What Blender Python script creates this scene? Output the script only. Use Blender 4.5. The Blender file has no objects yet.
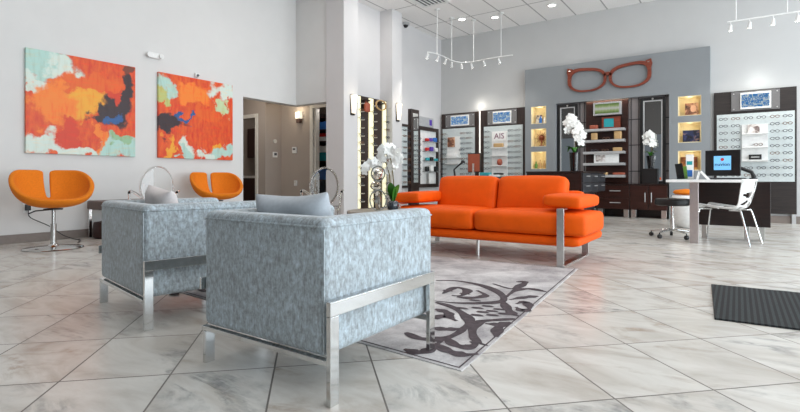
import bpy, bmesh, math, random
from mathutils import Vector, Matrix
random.seed(7)
PI = math.pi
SC = bpy.context.scene
COL = SC.collection
R = math.radians

# ------------------------------------------------------------------ helpers
def lin(r, g, b):
    f = lambda c: (c/255/12.92) if c/255 <= .04045 else ((c/255+.055)/1.055)**2.4
    return (f(r), f(g), f(b), 1)

class MB:
    """collects shapes into one bmesh"""
    def __init__(s): s.bm = bmesh.new(); s.mi = 0
    def _f(s, vs):
        try:
            f = s.bm.faces.new(vs); f.material_index = s.mi; return f
        except ValueError: return None
    def box(s, x0, y0, z0, x1, y1, z1, rz=0, c=None):
        ps = [(x, y, z) for z in (z0, z1) for x, y in ((x0, y0), (x1, y0), (x1, y1), (x0, y1))]
        if rz:
            c = c or ((x0+x1)/2, (y0+y1)/2)
            co, si = math.cos(rz), math.sin(rz)
            ps = [(c[0]+(x-c[0])*co-(y-c[1])*si, c[1]+(x-c[0])*si+(y-c[1])*co, z) for x, y, z in ps]
        v = [s.bm.verts.new(p) for p in ps]
        for q in ((3, 2, 1, 0), (4, 5, 6, 7), (0, 1, 5, 4), (1, 2, 6, 5), (2, 3, 7, 6), (3, 0, 4, 7)):
            s._f([v[i] for i in q])
        return s
    def tube(s, pts, r, n=10, closed=False, cap=True):
        P = [Vector(p) for p in pts]; m = len(P)
        rr = r if isinstance(r, (list, tuple)) else [r]*m
        rings = []; prev = None
        for i in range(m):
            if closed: t = P[(i+1) % m]-P[i-1]
            else: t = P[min(i+1, m-1)]-P[max(i-1, 0)]
            t.normalize()
            if prev is None:
                a = Vector((0, 0, 1)) if abs(t.z) < .9 else Vector((1, 0, 0))
                u = t.cross(a).normalized()
            else:
                u = (prev-t*prev.dot(t)).normalized()
            prev = u; w = t.cross(u)
            rings.append([s.bm.verts.new(P[i]+(u*math.cos(2*PI*k/n)+w*math.sin(2*PI*k/n))*rr[i]) for k in range(n)])
        for i in range(m if closed else m-1):
            a, b = rings[i], rings[(i+1) % m]
            for k in range(n): s._f([a[k], a[(k+1) % n], b[(k+1) % n], b[k]])
        if cap and not closed:
            s._f(rings[0][::-1]); s._f(rings[-1])
        return s
    def lathe(s, prof, n=32, c=(0, 0, 0)):
        rings = []
        for r, z in prof:
            rings.append([s.bm.verts.new((c[0]+r*math.cos(2*PI*k/n), c[1]+r*math.sin(2*PI*k/n), c[2]+z)) for k in range(n)])
        for a, b in zip(rings, rings[1:]):
            for k in range(n): s._f([a[k], a[(k+1) % n], b[(k+1) % n], b[k]])
        s._f(rings[0][::-1]); s._f(rings[-1])
        return s
    def rbox(s, cx, cy, cz, sx, sy, sz, r, bulge=(0, 0, 0), n=8, M=None):
        """rounded box with puffed faces"""
        b2 = bmesh.new()
        bmesh.ops.create_cube(b2, size=2)
        bmesh.ops.subdivide_edges(b2, edges=b2.edges[:], cuts=n, use_grid_fill=True)
        h = (sx/2, sy/2, sz/2); mp = {}
        for v in b2.verts:
            q = [v.co[i]*h[i] for i in range(3)]
            u = list(v.co)
            for i in range(3):     # dense points near the edges
                a = abs(u[i]); a = math.sin(a*PI/2); q[i] = math.copysign(a, u[i])*h[i]
            inn = [max(-(h[i]-r), min(h[i]-r, q[i])) for i in range(3)]
            d = Vector([q[i]-inn[i] for i in range(3)])
            p = Vector(inn)+(d.normalized()*r if d.length > 1e-9 else d)
            w = [1-(q[i]/h[i])**2 for i in range(3)]
            p.x += math.copysign(bulge[0]*w[1]*w[2], p.x)*(abs(p.x)/h[0])
            p.y += math.copysign(bulge[1]*w[0]*w[2], p.y)*(abs(p.y)/h[1])
            p.z += math.copysign(bulge[2]*w[0]*w[1], p.z)*(abs(p.z)/h[2])
            if M: p = M @ p
            mp[v] = s.bm.verts.new((p.x+cx, p.y+cy, p.z+cz))
        for f in b2.faces: s._f([mp[v] for v in f.verts])
        b2.free(); return s
    def prism(s, pts, z0, z1):
        a = [s.bm.verts.new((x, y, z0)) for x, y in pts]; b = [s.bm.verts.new((x, y, z1)) for x, y in pts]
        n = len(pts)
        for k in range(n): s._f([a[k], a[(k+1) % n], b[(k+1) % n], b[k]])
        s._f(a[::-1]); s._f(b); return s
    def band(s, outer, inner, d):
        """closed frame between two loops of 3D points, extruded by vector d"""
        d = Vector(d); n = len(outer)
        L = [[s.bm.verts.new(Vector(p)) for p in outer], [s.bm.verts.new(Vector(p)) for p in inner]]
        L += [[s.bm.verts.new(Vector(p)+d) for p in inner], [s.bm.verts.new(Vector(p)+d) for p in outer]]
        for a, b in ((0, 1), (1, 2), (2, 3), (3, 0)):
            for k in range(n):
                j = (k+1) % n; s._f([L[a][k], L[a][j], L[b][j], L[b][k]])
        return s
    def ball(s, c, r, sx=1, sy=1, sz=1, n=2):
        g = bmesh.ops.create_icosphere(s.bm, subdivisions=n, radius=r)
        for v in g['verts']:
            v.co = Vector((c[0]+v.co.x*sx, c[1]+v.co.y*sy, c[2]+v.co.z*sz))
            for f in v.link_faces: f.material_index = s.mi
        return s
    def quad(s, *ps): s._f([s.bm.verts.new(p) for p in ps]); return s
    def xf(s, M):
        for v in s.bm.verts: v.co = M @ v.co
        return s
    def obj(s, name, mat, parent=None, bev=0, seg=2, smooth=None, sub=0, solid=0, recalc=True):
        if recalc: bmesh.ops.recalc_face_normals(s.bm, faces=s.bm.faces[:])
        me = bpy.data.meshes.new(name); s.bm.to_mesh(me); s.bm.free()
        o = bpy.data.objects.new(name, me); COL.objects.link(o)
        for m in (mat if isinstance(mat, (list, tuple)) else [mat]): me.materials.append(m)
        if parent: o.parent = parent
        if smooth is not None:
            me.polygons.foreach_set('use_smooth', [True]*len(me.polygons))
            if smooth: me.set_sharp_from_angle(angle=R(smooth))
        if solid:
            m = o.modifiers.new('solid', 'SOLIDIFY'); m.thickness = solid; m.offset = 0
        if bev:
            m = o.modifiers.new('bevel', 'BEVEL'); m.width = bev; m.segments = seg; m.limit_method = 'ANGLE'; m.angle_limit = R(40)
            me.polygons.foreach_set('use_smooth', [True]*len(me.polygons)); 
            m.harden_normals = True
        if sub:
            m = o.modifiers.new('sub', 'SUBSURF'); m.levels = sub; m.render_levels = sub
        return o

def tag(o, label, cat, group=None, kind=None):
    o['label'] = label; o['category'] = cat
    if group: o['group'] = group
    if kind: o['kind'] = kind
    return o
def thing(name, label, cat, loc=(0, 0, 0), rz=0, group=None):
    o = bpy.data.objects.new(name, None); COL.objects.link(o); o.location = loc; o.rotation_euler = (0, 0, rz)
    o.empty_display_size = .1
    return tag(o, label, cat, group)
def struct(o): o['kind'] = 'structure'; return o
def copy_tree(root, loc, rz=None, label=None):
    def cp(o, par):
        c = o.copy(); COL.objects.link(c); c.parent = par
        for ch in o.children: cp(ch, c)
        return c
    c = cp(root, None); c.location = loc
    if rz is not None: c.rotation_euler = (0, 0, rz)
    if label: c['label'] = label
    return c
def text(name, body, size, mat, parent, loc, rot=(PI/2, 0, 0), depth=.002):
    cu = bpy.data.curves.new(name, 'FONT'); cu.body = body; cu.size = size; cu.extrude = depth
    cu.align_x = 'CENTER'; cu.align_y = 'CENTER'
    cu.resolution_u = 3
    tmp = bpy.data.objects.new(name, cu); COL.objects.link(tmp)
    bpy.context.view_layer.update()
    me = bpy.data.meshes.new_from_object(tmp.evaluated_get(bpy.context.evaluated_depsgraph_get()))
    bpy.data.objects.remove(tmp); bpy.data.curves.remove(cu); me.name = name; me.materials.clear(); me.materials.append(mat)
    o = bpy.data.objects.new(name, me); COL.objects.link(o)
    o.parent = parent; o.location = loc; o.rotation_euler = rot
    return o

# ------------------------------------------------------------------ materials
class N:
    def __init__(s, name):
        s.m = bpy.data.materials.new(name); s.m.use_nodes = True
        s.t = s.m.node_tree; s.b = s.t.nodes['Principled BSDF']
    def n(s, ty, **kw):
        x = s.t.nodes.new(ty)
        for k, v in kw.items():
            if k[0] == 'i' and k[1:].isdigit(): x.inputs[int(k[1:])].default_value = v
            else: setattr(x, k, v)
        return x
    def l(s, a, b): s.t.links.new(a, b)
    def coord(s, kind='Object', scale=(1, 1, 1), rot=(0, 0, 0), loc=(0, 0, 0)):
        c = s.n('ShaderNodeTexCoord'); m = s.n('ShaderNodeMapping')
        m.inputs['Scale'].default_value = scale; m.inputs['Rotation'].default_value = rot; m.inputs['Location'].default_value = loc
        s.l(c.outputs[kind], m.inputs[0]); return m.outputs[0]
    def noise(s, co, scale, detail=4, rough=.55, dist=0):
        x = s.n('ShaderNodeTexNoise'); x.inputs['Scale'].default_value = scale; x.inputs['Detail'].default_value = detail
        x.inputs['Roughness'].default_value = rough; x.inputs['Distortion'].default_value = dist
        if co is not None: s.l(co, x.inputs['Vector'])
        return x.outputs['Fac']
    def ramp(s, fac, stops, interp='LINEAR'):
        r = s.n('ShaderNodeValToRGB'); cr = r.color_ramp; cr.interpolation = interp
        while len(cr.elements) < len(stops): cr.elements.new(.5)
        for e, (p, c) in zip(cr.elements, stops):
            e.position = p; e.color = c if len(c) == 4 else (*c, 1)
        s.l(fac, r.inputs[0]); return r.outputs[0]
    def math(s, op, a, b=None, c=None, clamp=False):
        x = s.n('ShaderNodeMath', operation=op); x.use_clamp = clamp
        for i, v in enumerate((a, b, c)):
            if v is None: continue
            if isinstance(v, (int, float)): x.inputs[i].default_value = v
            else: s.l(v, x.inputs[i])
        return x.outputs[0]
    def mix(s, fac, a, b, mode='MIX'):
        x = s.n('ShaderNodeMix', data_type='RGBA', blend_type=mode)
        for i, v in ((0, fac), (6, a), (7, b)):
            if isinstance(v, (int, float)): x.inputs[i].default_value = v
            elif isinstance(v, tuple): x.inputs[i].default_value = v
            else: s.l(v, x.inputs[i])
        return x.outputs[2]
    def base(s, col):
        if isinstance(col, tuple): s.b.inputs['Base Color'].default_value = col
        else: s.l(col, s.b.inputs['Base Color'])
    def bump(s, h, strength=.2, dist=.01):
        x = s.n('ShaderNodeBump'); x.inputs['Strength'].default_value = strength; x.inputs['Distance'].default_value = dist
        s.l(h, x.inputs['Height']); s.l(x.outputs[0], s.b.inputs['Normal'])

def plain(name, col, rough=.5, metal=0, var=.06, nscale=20, **kw):
    k = N(name); co = k.coord()
    d = tuple(c*(1-var) for c in col[:3])+(1,); e = tuple(min(1, c*(1+var)) for c in col[:3])+(1,)
    k.base(k.ramp(k.noise(co, nscale), [(.3, d), (.7, e)]))
    k.b.inputs['Roughness'].default_value = rough; k.b.inputs['Metallic'].default_value = metal
    for a, v in kw.items(): k.b.inputs[a].default_value = v
    return k.m
def emit(name, col, strength):
    k = N(name); k.base(col); k.b.inputs['Emission Color'].default_value = col; k.b.inputs['Emission Strength'].default_value = strength
    return k.m
def wood(name, c0, c1, axis='x', rough=.35):
    k = N(name); sc = {'x': (1.2, 14, 14), 'z': (14, 14, 1.2)}[axis]
    co = k.coord(scale=sc); n = k.noise(co, 2.2, 6, .6, .6)
    k.base(k.ramp(n, [(.3, c0), (.7, c1)])); k.b.inputs['Roughness'].default_value = rough
    return k.m

M = {}
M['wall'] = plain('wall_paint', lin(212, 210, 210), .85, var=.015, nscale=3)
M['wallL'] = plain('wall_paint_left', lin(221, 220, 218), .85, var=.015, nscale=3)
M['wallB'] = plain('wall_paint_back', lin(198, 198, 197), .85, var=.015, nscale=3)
M['hall'] = plain('taupe_paint', lin(176, 165, 156), .85, var=.02, nscale=3)
M['feature'] = plain('grey_feature_paint', lin(136, 140, 143), .75, var=.02, nscale=3)
M['darkpaint'] = plain('dark_taupe_paint', lin(92, 88, 86), .8)
M['base'] = plain('taupe_baseboard', lin(128, 117, 110), .5)
M['trim'] = plain('white_trim', lin(225, 222, 214), .5)
M['cream'] = plain('niche_cream', lin(240, 224, 182), .7)
M['white'] = plain('white_plastic', lin(236, 236, 234), .35)
M['whitemetal'] = plain('white_metal', lin(232, 232, 230), .3)
M['black'] = plain('black_plastic', lin(20, 20, 21), .35)
M['blackmat'] = plain('black_leather', lin(24, 23, 23), .45)
M['chrome'] = plain('chrome', (.62, .62, .61, 1), .10, 1, var=.02)
M['hammered'] = plain('hammered_silver', (.80, .77, .70, 1), .22, 1, var=.12, nscale=60)
M['steel'] = plain('brushed_steel', (.62, .61, .59, 1), .3, 1, var=.05, nscale=40)
M['silver'] = plain('silver_laminate', lin(190, 190, 190), .35, .3)
M['darkwood'] = wood('dark_wenge', lin(30, 15, 12), lin(62, 34, 28), 'x', .28)
M['darkwoodz'] = wood('dark_wenge_upright', lin(34, 23, 20), lin(60, 44, 39), 'z', .4)
M['greywood'] = wood('dark_grey_oak', lin(26, 20, 19), lin(48, 39, 36), 'x', .45)
M['islandwood'] = wood('espresso_laminate', lin(22, 12, 11), lin(42, 26, 22), 'x', .3)
M['drawer'] = plain('charcoal_drawer_front', lin(40, 41, 46), .42)
M['orangeleather'] = plain('orange_upholstery', (.80, .098, .0005, 1), .6, **{'Specular IOR Level': .2}, var=.05, nscale=9)
M['orangefelt'] = plain('orange_felt', (.78, .205, .002, 1), .85, var=.07, nscale=60)
M['board'] = plain('pale_acrylic_board', lin(206, 214, 214), .3)
M['acrylic'] = plain('smoky_acrylic', lin(120, 118, 118), .15)
M['seam'] = plain('panel_seam', lin(48, 46, 48), .6)
M['tile'] = plain('taupe_wall_tile', lin(128, 122, 122), .4, var=.04, nscale=6)
M['leaf'] = plain('leaf_green', lin(52, 110, 34), .35, var=.25, nscale=12)
M['petal'] = plain('white_petal', lin(246, 246, 242), .6, var=.03)
M['stem'] = plain('stem_brown', lin(96, 84, 40), .6)
M['blackvase'] = plain('black_glazed_vase', lin(16, 16, 18), .12)
M['tabletop'] = plain('taupe_stone_top', lin(138, 126, 112), .4, var=.15, nscale=7)
M['brownleather'] = plain('brown_leather', lin(94, 72, 62), .45)
M['darkbrown'] = plain('dark_brown_leather', lin(58, 34, 30), .5)
M['signwood'] = wood('red_brown_wood', lin(104, 40, 22), lin(142, 62, 38), 'x', .5)
M['pillowgrey'] = plain('grey_pillow_cloth', lin(176, 182, 188), .8, var=.06, nscale=50)
M['pillowpale'] = plain('pale_pillow_cloth', lin(214, 206, 204), .8, var=.06, nscale=50)
M['glassrim'] = plain('dark_spectacle_rim', lin(66, 70, 78), .3)
M['glassrim2'] = plain('brown_spectacle_rim', lin(110, 78, 60), .3)
M['red'] = plain('red_plastic', lin(200, 40, 36), .35)
M['purple'] = plain('purple_plastic', lin(92, 60, 170), .35)
M['teal'] = plain('teal_plastic', lin(40, 160, 170), .35)
M['blue'] = plain('blue_card', lin(46, 110, 190), .5)
M['paper'] = plain('white_card', lin(240, 240, 238), .6)
M['tan'] = plain('tan_wood', lin(196, 160, 110), .5)
M['brick'] = plain('rust_leather', lin(164, 82, 58), .45)
M['green'] = plain('green_bottle', lin(96, 140, 60), .3)
M['postpink'] = plain('satin_steel_post', (.52, .46, .45, 1), .3, .8)
M['duct'] = plain('grey_duct', lin(92, 92, 96), .5)
M['lampglass'] = emit('lit_frosted_glass', (1, .90, .72, 1), 2.0)
M['bulb'] = emit('lit_bulb', (1, .96, .9, 1), 14)
M['strip'] = emit('lit_strip', (1, .93, .62, 1), 1.15)
M['striplight'] = emit('lit_white_strip', (1, .96, .88, 1), 1.6)
M['mirror'] = plain('mirror_glass', (.86, .88, .88, 1), .02, 1, var=0)

def glass(name, col=(1, 1, 1, 1), ior=1.25, rough=0):
    k = N(name); k.base(col); k.b.inputs['Transmission Weight'].default_value = 1
    k.b.inputs['IOR'].default_value = ior; k.b.inputs['Roughness'].default_value = rough
    return k.m
M['clear'] = glass('clear_polycarbonate', (.97, .98, .98, 1), 1.3)
M['darkglass'] = plain('dark_glass_pot', lin(40, 48, 56), .08, 0, **{'Coat Weight': .5})

def velvet():
    k = N('silver_blue_velvet'); co = k.coord()
    a = k.noise(k.coord(scale=(1, 1, .6)), 46, 7, .8, .2); s = k.noise(k.coord(scale=(90, 90, 16)), 1.4, 4, .6); g = k.noise(co, 4, 3)
    f = k.math('ADD', k.math('ADD', k.math('MULTIPLY', a, .66), k.math('MULTIPLY', s, .20)), k.math('MULTIPLY', g, .14))
    k.base(k.ramp(f, [(.38, lin(118, 121, 122)), (.47, lin(147, 154, 157)), (.54, lin(168, 180, 187)), (.64, lin(200, 213, 221))]))
    k.b.inputs['Roughness'].default_value = .6
    k.b.inputs['Sheen Weight'].default_value = .35; k.b.inputs['Sheen Roughness'].default_value = .35
    k.bump(s, .12, .003); return k.m
M['velvet'] = velvet()

def floor_mat():
    k = N('marble_look_floor_tile'); c = k.n('ShaderNodeTexCoord'); sx = k.n('ShaderNodeSeparateXYZ'); k.l(c.outputs['Object'], sx.inputs[0])
    x, y = sx.outputs[0], sx.outputs[1]
    a = k.math('DIVIDE', k.math('SUBTRACT', k.math('ADD', x, y), 1.63), .62)
    b = k.math('DIVIDE', k.math('SUBTRACT', k.math('SUBTRACT', y, x), 2.41), .79)
    def line(v, w):
        f = k.math('FRACT', v); d = k.math('MINIMUM', f, k.math('SUBTRACT', 1, f)); return k.math('LESS_THAN', d, w)
    grout = k.math('MAXIMUM', line(a, .0085), line(b, .0067))
    cid = k.n('ShaderNodeCombineXYZ'); k.l(k.math('FLOOR', a), cid.inputs[0]); k.l(k.math('FLOOR', b), cid.inputs[1])
    wn = k.n('ShaderNodeTexWhiteNoise', noise_dimensions='3D'); k.l(cid.outputs[0], wn.inputs['Vector'])
    off = k.n('ShaderNodeVectorMath', operation='SCALE'); k.l(wn.outputs['Color'], off.inputs[0]); off.inputs['Scale'].default_value = 30
    add = k.n('ShaderNodeVectorMath', operation='ADD'); k.l(c.outputs['Object'], add.inputs[0]); k.l(off.outputs[0], add.inputs[1])
    def mapped(rot, sc):
        mp = k.n('ShaderNodeMapping'); mp.inputs['Rotation'].default_value = (0, 0, R(rot)); mp.inputs['Scale'].default_value = sc; k.l(add.outputs[0], mp.inputs[0]); return mp.outputs[0]
    pick = k.math('GREATER_THAN', wn.outputs['Value'], .42)
    mv = k.n('ShaderNodeMix', data_type='VECTOR'); k.l(pick, mv.inputs[0]); k.l(mapped(22, (1, 2.6, 1)), mv.inputs[4]); k.l(mapped(-62, (1, 2.6, 1)), mv.inputs[5])
    vec = mv.outputs[1]
    n1 = k.noise(vec, 1.5, 6, .58, .8)
    n2 = k.noise(vec, .75, 7, .62, 1.4)
    n3 = k.noise(add.outputs[0], 2.6, 5, .6)
    n4 = k.noise(add.outputs[0], 26, 4, .6)
    col = k.ramp(n1, [(.28, lin(178, 170, 160)), (.44, lin(202, 197, 190)), (.58, lin(216, 213, 207)), (.74, lin(192, 184, 174))])
    vein = k.ramp(n2, [(.44, (0, 0, 0, 1)), (.485, (1, 1, 1, 1)), (.50, (1, 1, 1, 1)), (.55, (0, 0, 0, 1))])
    vm = k.math('MULTIPLY', k.math('MULTIPLY', vein, k.ramp(n3, [(.46, (0, 0, 0, 1)), (.66, (.9, .9, .9, 1))])), k.ramp(n4, [(.3, (.5, .5, .5, 1)), (.65, (1, 1, 1, 1))]))
    vc = k.ramp(wn.outputs['Value'], [(.35, lin(120, 122, 122)), (.65, lin(160, 140, 122))])
    col = k.mix(vm, col, vc)
    col = k.mix(k.math('MULTIPLY', wn.outputs['Value'], .16), col, lin(170, 162, 150))
    col = k.mix(grout, col, lin(108, 102, 97))
    k.base(col); 
    k.l(k.math('ADD', .27, k.math('MULTIPLY', grout, .4)), k.b.inputs['Roughness'])
    k.b.inputs['Specular IOR Level'].default_value = .5
    return k.m
M['floor'] = floor_mat()

def ceil_mat():
    k = N('acoustic_ceiling_tile'); c = k.n('ShaderNodeTexCoord'); sx = k.n('ShaderNodeSeparateXYZ'); k.l(c.outputs['Object'], sx.inputs[0])
    def line(v, w):
        f = k.math('FRACT', v); d = k.math('MINIMUM', f, k.math('SUBTRACT', 1, f)); return k.math('LESS_THAN', d, w)
    a = k.math('DIVIDE', k.math('ADD', sx.outputs[0], 3.12), .69); b = k.math('DIVIDE', k.math('SUBTRACT', sx.outputs[1], 10.42), 1.38)
    g = k.math('MAXIMUM', line(a, .022), line(b, .011))
    base = k.ramp(k.noise(c.outputs['Object'], 60, 3), [(.35, lin(240, 238, 236)), (.65, lin(248, 246, 245))])
    k.base(k.mix(g, base, lin(180, 178, 177))); k.b.inputs['Roughness'].default_value = .9
    return k.m
M['ceil'] = ceil_mat()

def mat_rib():
    k = N('black_ribbed_carpet'); co = k.coord(); sx = k.n('ShaderNodeSeparateXYZ'); k.l(co, sx.inputs[0])
    w = k.math('FRACT', k.math('MULTIPLY', sx.outputs[0], 32)); h = k.math('GREATER_THAN', w, .5)
    n = k.noise(co, 90, 2)
    k.base(k.mix(k.math('MULTIPLY', h, n), lin(14, 15, 16), lin(58, 64, 66))); k.b.inputs['Roughness'].default_value = .95
    k.bump(h, .6, .01); return k.m
M['rib'] = mat_rib()
def rug_mat():
    k = N('grey_rug_pile'); co = k.coord()
    a = k.noise(co, 3.2, 7, .65, .5); b = k.noise(co, 120, 2)
    f = k.math('ADD', k.math('MULTIPLY', a, .8), k.math('MULTIPLY', b, .2))
    k.base(k.ramp(f, [(.36, lin(146, 141, 143)), (.5, lin(182, 178, 178)), (.64, lin(210, 207, 206))])); k.b.inputs['Roughness'].default_value = .95
    return k.m
M['rug'] = rug_mat()
M['rugdark'] = plain('dark_plum_pile', lin(74, 64, 68), .95, var=.35, nscale=30)

def painting(name, ground, blobs, seed):
    """blobs: (x, y, rx, ry, color) in 0..1 picture coordinates; local object y = across, z = up"""
    k = N(name); c = k.n('ShaderNodeTexCoord'); mp = k.n('ShaderNodeMapping'); mp.inputs['Location'].default_value = (seed, 0, 0)
    k.l(c.outputs['Object'], mp.inputs[0])
    nz = k.n('ShaderNodeTexNoise'); nz.inputs['Scale'].default_value = 3.2; nz.inputs['Detail'].default_value = 7; nz.inputs['Roughness'].default_value = .56
    k.l(mp.outputs[0], nz.inputs['Vector'])
    sep = k.n('ShaderNodeSeparateXYZ'); k.l(c.outputs['Object'], sep.inputs[0])
    sn = k.n('ShaderNodeSeparateColor'); k.l(nz.outputs['Color'], sn.inputs[0])
    U = k.math('ADD', k.math('DIVIDE', sep.outputs[1], 1.42), k.math('MULTIPLY', k.math('SUBTRACT', sn.outputs[0], .5), .55))
    V = k.math('ADD', k.math('DIVIDE', sep.outputs[2], 1.4), k.math('MULTIPLY', k.math('SUBTRACT', sn.outputs[1], .5), .60))
    st = k.noise(k.coord(scale=(1, 9, 3), loc=(seed, 2, 0)), 2.5, 4)
    col = k.ramp(st, [(.3, ground[0]), (.7, ground[1])])
    for (x, y, rx, ry, cc) in blobs:
        dx = k.math('DIVIDE', k.math('SUBTRACT', U, x), rx); dy = k.math('DIVIDE', k.math('SUBTRACT', V, y), ry)
        d = k.math('ADD', k.math('MULTIPLY', dx, dx), k.math('MULTIPLY', dy, dy))
        m = k.n('ShaderNodeMapRange'); m.inputs[1].default_value = 1.45; m.inputs[2].default_value = .6; m.interpolation_type = 'SMOOTHSTEP'
        k.l(d, m.inputs[0]); col = k.mix(m.outputs[0], col, cc)
    br = k.noise(k.coord(scale=(1, 3, 14), rot=(.5, 0, 0), loc=(seed, 1, 3)), 1.6, 4, .6); dr = k.noise(k.coord(scale=(1, 12, 2.2), loc=(seed, 5, 1)), 1.5, 3, .6)
    col = k.mix(k.ramp(br, [(.5, (0, 0, 0, 1)), (.7, (.55, .55, .55, 1))]), col, lin(244, 150, 60), 'SOFT_LIGHT')
    col = k.mix(k.ramp(dr, [(.5, (0, 0, 0, 1)), (.72, (.6, .6, .6, 1))]), col, lin(150, 60, 40), 'SOFT_LIGHT')
    k.base(col); k.b.inputs['Roughness'].default_value = .45
    k.bump(k.noise(mp.outputs[0], 25, 4), .15, .004); return k.m
W_ = lin(214, 228, 218); TL = lin(178, 214, 204); OR = lin(232, 100, 24); RD = lin(214, 60, 24); YE = lin(240, 168, 44); DK = lin(52, 36, 42); BL = lin(40, 90, 150); OL = lin(246, 132, 36)
M['paint_a'] = painting('abstract_orange_canvas', (RD, OR), [
    (.12, .90, .30, .17, TL), (.30, .86, .12, .14, W_), (.06, .66, .07, .12, W_), (.45, .52, .30, .13, YE), (.22, .50, .20, .2, OL), (.55, .75, .25, .12, OR),
    (.93, .70, .09, .24, DK), (.84, .48, .20, .13, DK), (.66, .42, .10, .06, DK), (.80, .40, .06, .04, BL), (.80, .62, .05, .08, RD), (.97, .95, .10, .06, lin(120, 60, 40)),
    (.12, .12, .20, .13, W_), (.30, .05, .20, .06, W_), (.58, .03, .30, .05, W_), (.90, .06, .26, .12, TL), (.86, .14, .12, .06, lin(150, 190, 150)), (.38, .24, .07, .14, RD), (.66, .2, .05, .13, OL)], 0)
M['paint_b'] = painting('abstract_red_canvas', (RD, OR), [
    (.08, .86, .12, .14, TL), (.05, .66, .06, .10, lin(190, 196, 120)), (.45, .82, .22, .14, OL), (.60, .55, .22, .10, OR), (.90, .88, .24, .13, W_), (.86, .68, .12, .06, lin(196, 214, 170)), (.95, .78, .03, .07, RD),
    (.14, .42, .20, .09, DK), (.06, .34, .08, .07, DK), (.27, .52, .05, .06, BL), (.36, .46, .07, .03, BL),
    (.12, .08, .05, .16, YE), (.38, .12, .12, .11, W_), (.34, .05, .12, .05, TL), (.86, .10, .24, .10, TL), (.62, .05, .10, .07, W_), (.78, .2, .06, .04, YE)], 5)

def screen(name, c0, c1, scale, strength):
    k = N(name); v = k.n('ShaderNodeTexVoronoi', distance='CHEBYCHEV'); v.inputs['Scale'].default_value = scale
    k.l(k.coord(), v.inputs['Vector']); n = k.noise(k.coord(), scale*.5, 3)
    f = k.math('ADD', k.math('MULTIPLY', v.outputs['Distance'], 1.0), k.math('MULTIPLY', n, .35))
    c = k.ramp(f, [(.30, c1), (.46, c0), (.60, c0), (.78, c1)]); k.base((0, 0, 0, 1))
    k.l(c, k.b.inputs['Emission Color']); k.b.inputs['Emission Strength'].default_value = strength; k.b.inputs['Roughness'].default_value = .2
    return k.m
M['screenblue'] = screen('blue_lit_screen', lin(70, 140, 206), lin(214, 232, 245), 24, 1.5)
def greenscreen():
    k = N('green_lit_sign'); co = k.coord(); s = k.n('ShaderNodeSeparateXYZ'); k.l(co, s.inputs[0])
    n = k.noise(k.coord(scale=(30, 1, 4)), 1, 2)
    f = k.math('ADD', k.math('MULTIPLY', k.math('ABSOLUTE', s.outputs[2]), -9), k.math('ADD', .75, k.math('MULTIPLY', n, .4)))
    c = k.ramp(f, [(.1, lin(120, 160, 70)), (.55, lin(200, 224, 150)), (.85, lin(250, 255, 240))])
    k.base((0, 0, 0, 1)); k.l(c, k.b.inputs['Emission Color']); k.b.inputs['Emission Strength'].default_value = .9; return k.m
M['greenscreen'] = greenscreen()
M['monitorblue'] = emit('monitor_pale_blue', lin(120, 190, 235), 1.0)
M['logoink'] = plain('logo_dark_blue', lin(26, 40, 84), .5)
M['logored'] = plain('logo_red', lin(200, 60, 50), .5)
def picture(name, stops, scale, seed):
    k = N(name); n = k.noise(k.coord(loc=(seed, seed, 0)), scale, 3, .5, .8)
    k.base(k.ramp(n, stops)); k.b.inputs['Roughness'].default_value = .3; return k.m
M['pic_portrait'] = picture('portrait_photo', [(.35, lin(40, 26, 22)), (.5, lin(150, 100, 74)), (.62, lin(222, 176, 140))], 7, 1)
M['pic_blue'] = picture('blue_black_photo', [(.40, lin(14, 14, 20)), (.55, lin(30, 46, 96)), (.70, lin(140, 110, 100))], 8, 4)
M['pic_brown'] = picture('brown_photo', [(.35, lin(40, 20, 12)), (.55, lin(130, 76, 40)), (.70, lin(206, 160, 90))], 8, 9)
M['pic_card'] = picture('photo_card', [(.35, lin(86, 60, 54)), (.5, lin(200, 190, 184)), (.7, lin(240, 238, 236))], 9, 12)
M['magenta'] = plain('poster_ink', lin(120, 60, 90), .5)

# ------------------------------------------------------------------ setting
CZ = 4.68; YB = 11.75; XF = -6.755; XL = -7.8
struct(MB().box(-12, -3.2, -.1, 6, 12.3, 0).obj('floor', M['floor']))
struct(MB().box(-8.2, -3.2, CZ, 6, 12.3, CZ+.1).obj('ceiling', M['ceil']))
m = MB(); m.box(XL-.2, -3.2, 0, XL, 5.98, CZ); m.box(XL-.2, 5.98, 2.42, XL, 7.54, CZ); m.box(XL, 7.34, 2.42, -6.88, 7.54, CZ)
struct(m.obj('wall_left', M['wallL']))
m = MB(); m.box(-6.88, 7.30, 0, -6.41, 7.74, CZ); m.box(-6.955, 7.74, 0, XF, YB, CZ); m.box(-6.755, 8.95, 0, -6.41, 9.33, CZ)
struct(m.obj('wall_pillars', M['wall'])).name = 'wall_side'
m = MB(); m.box(-7.2, YB, 0, -4.28, YB+.3, CZ); m.box(-.46, YB, 0, 6, YB+.3, CZ); m.box(-4.28, YB, 3.5, -.46, YB+.3, CZ)
m.box(-4.28, 12.05, 0, -.46, 12.25, 3.5)
struct(m.obj('wall_back', M['wallB']))
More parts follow.
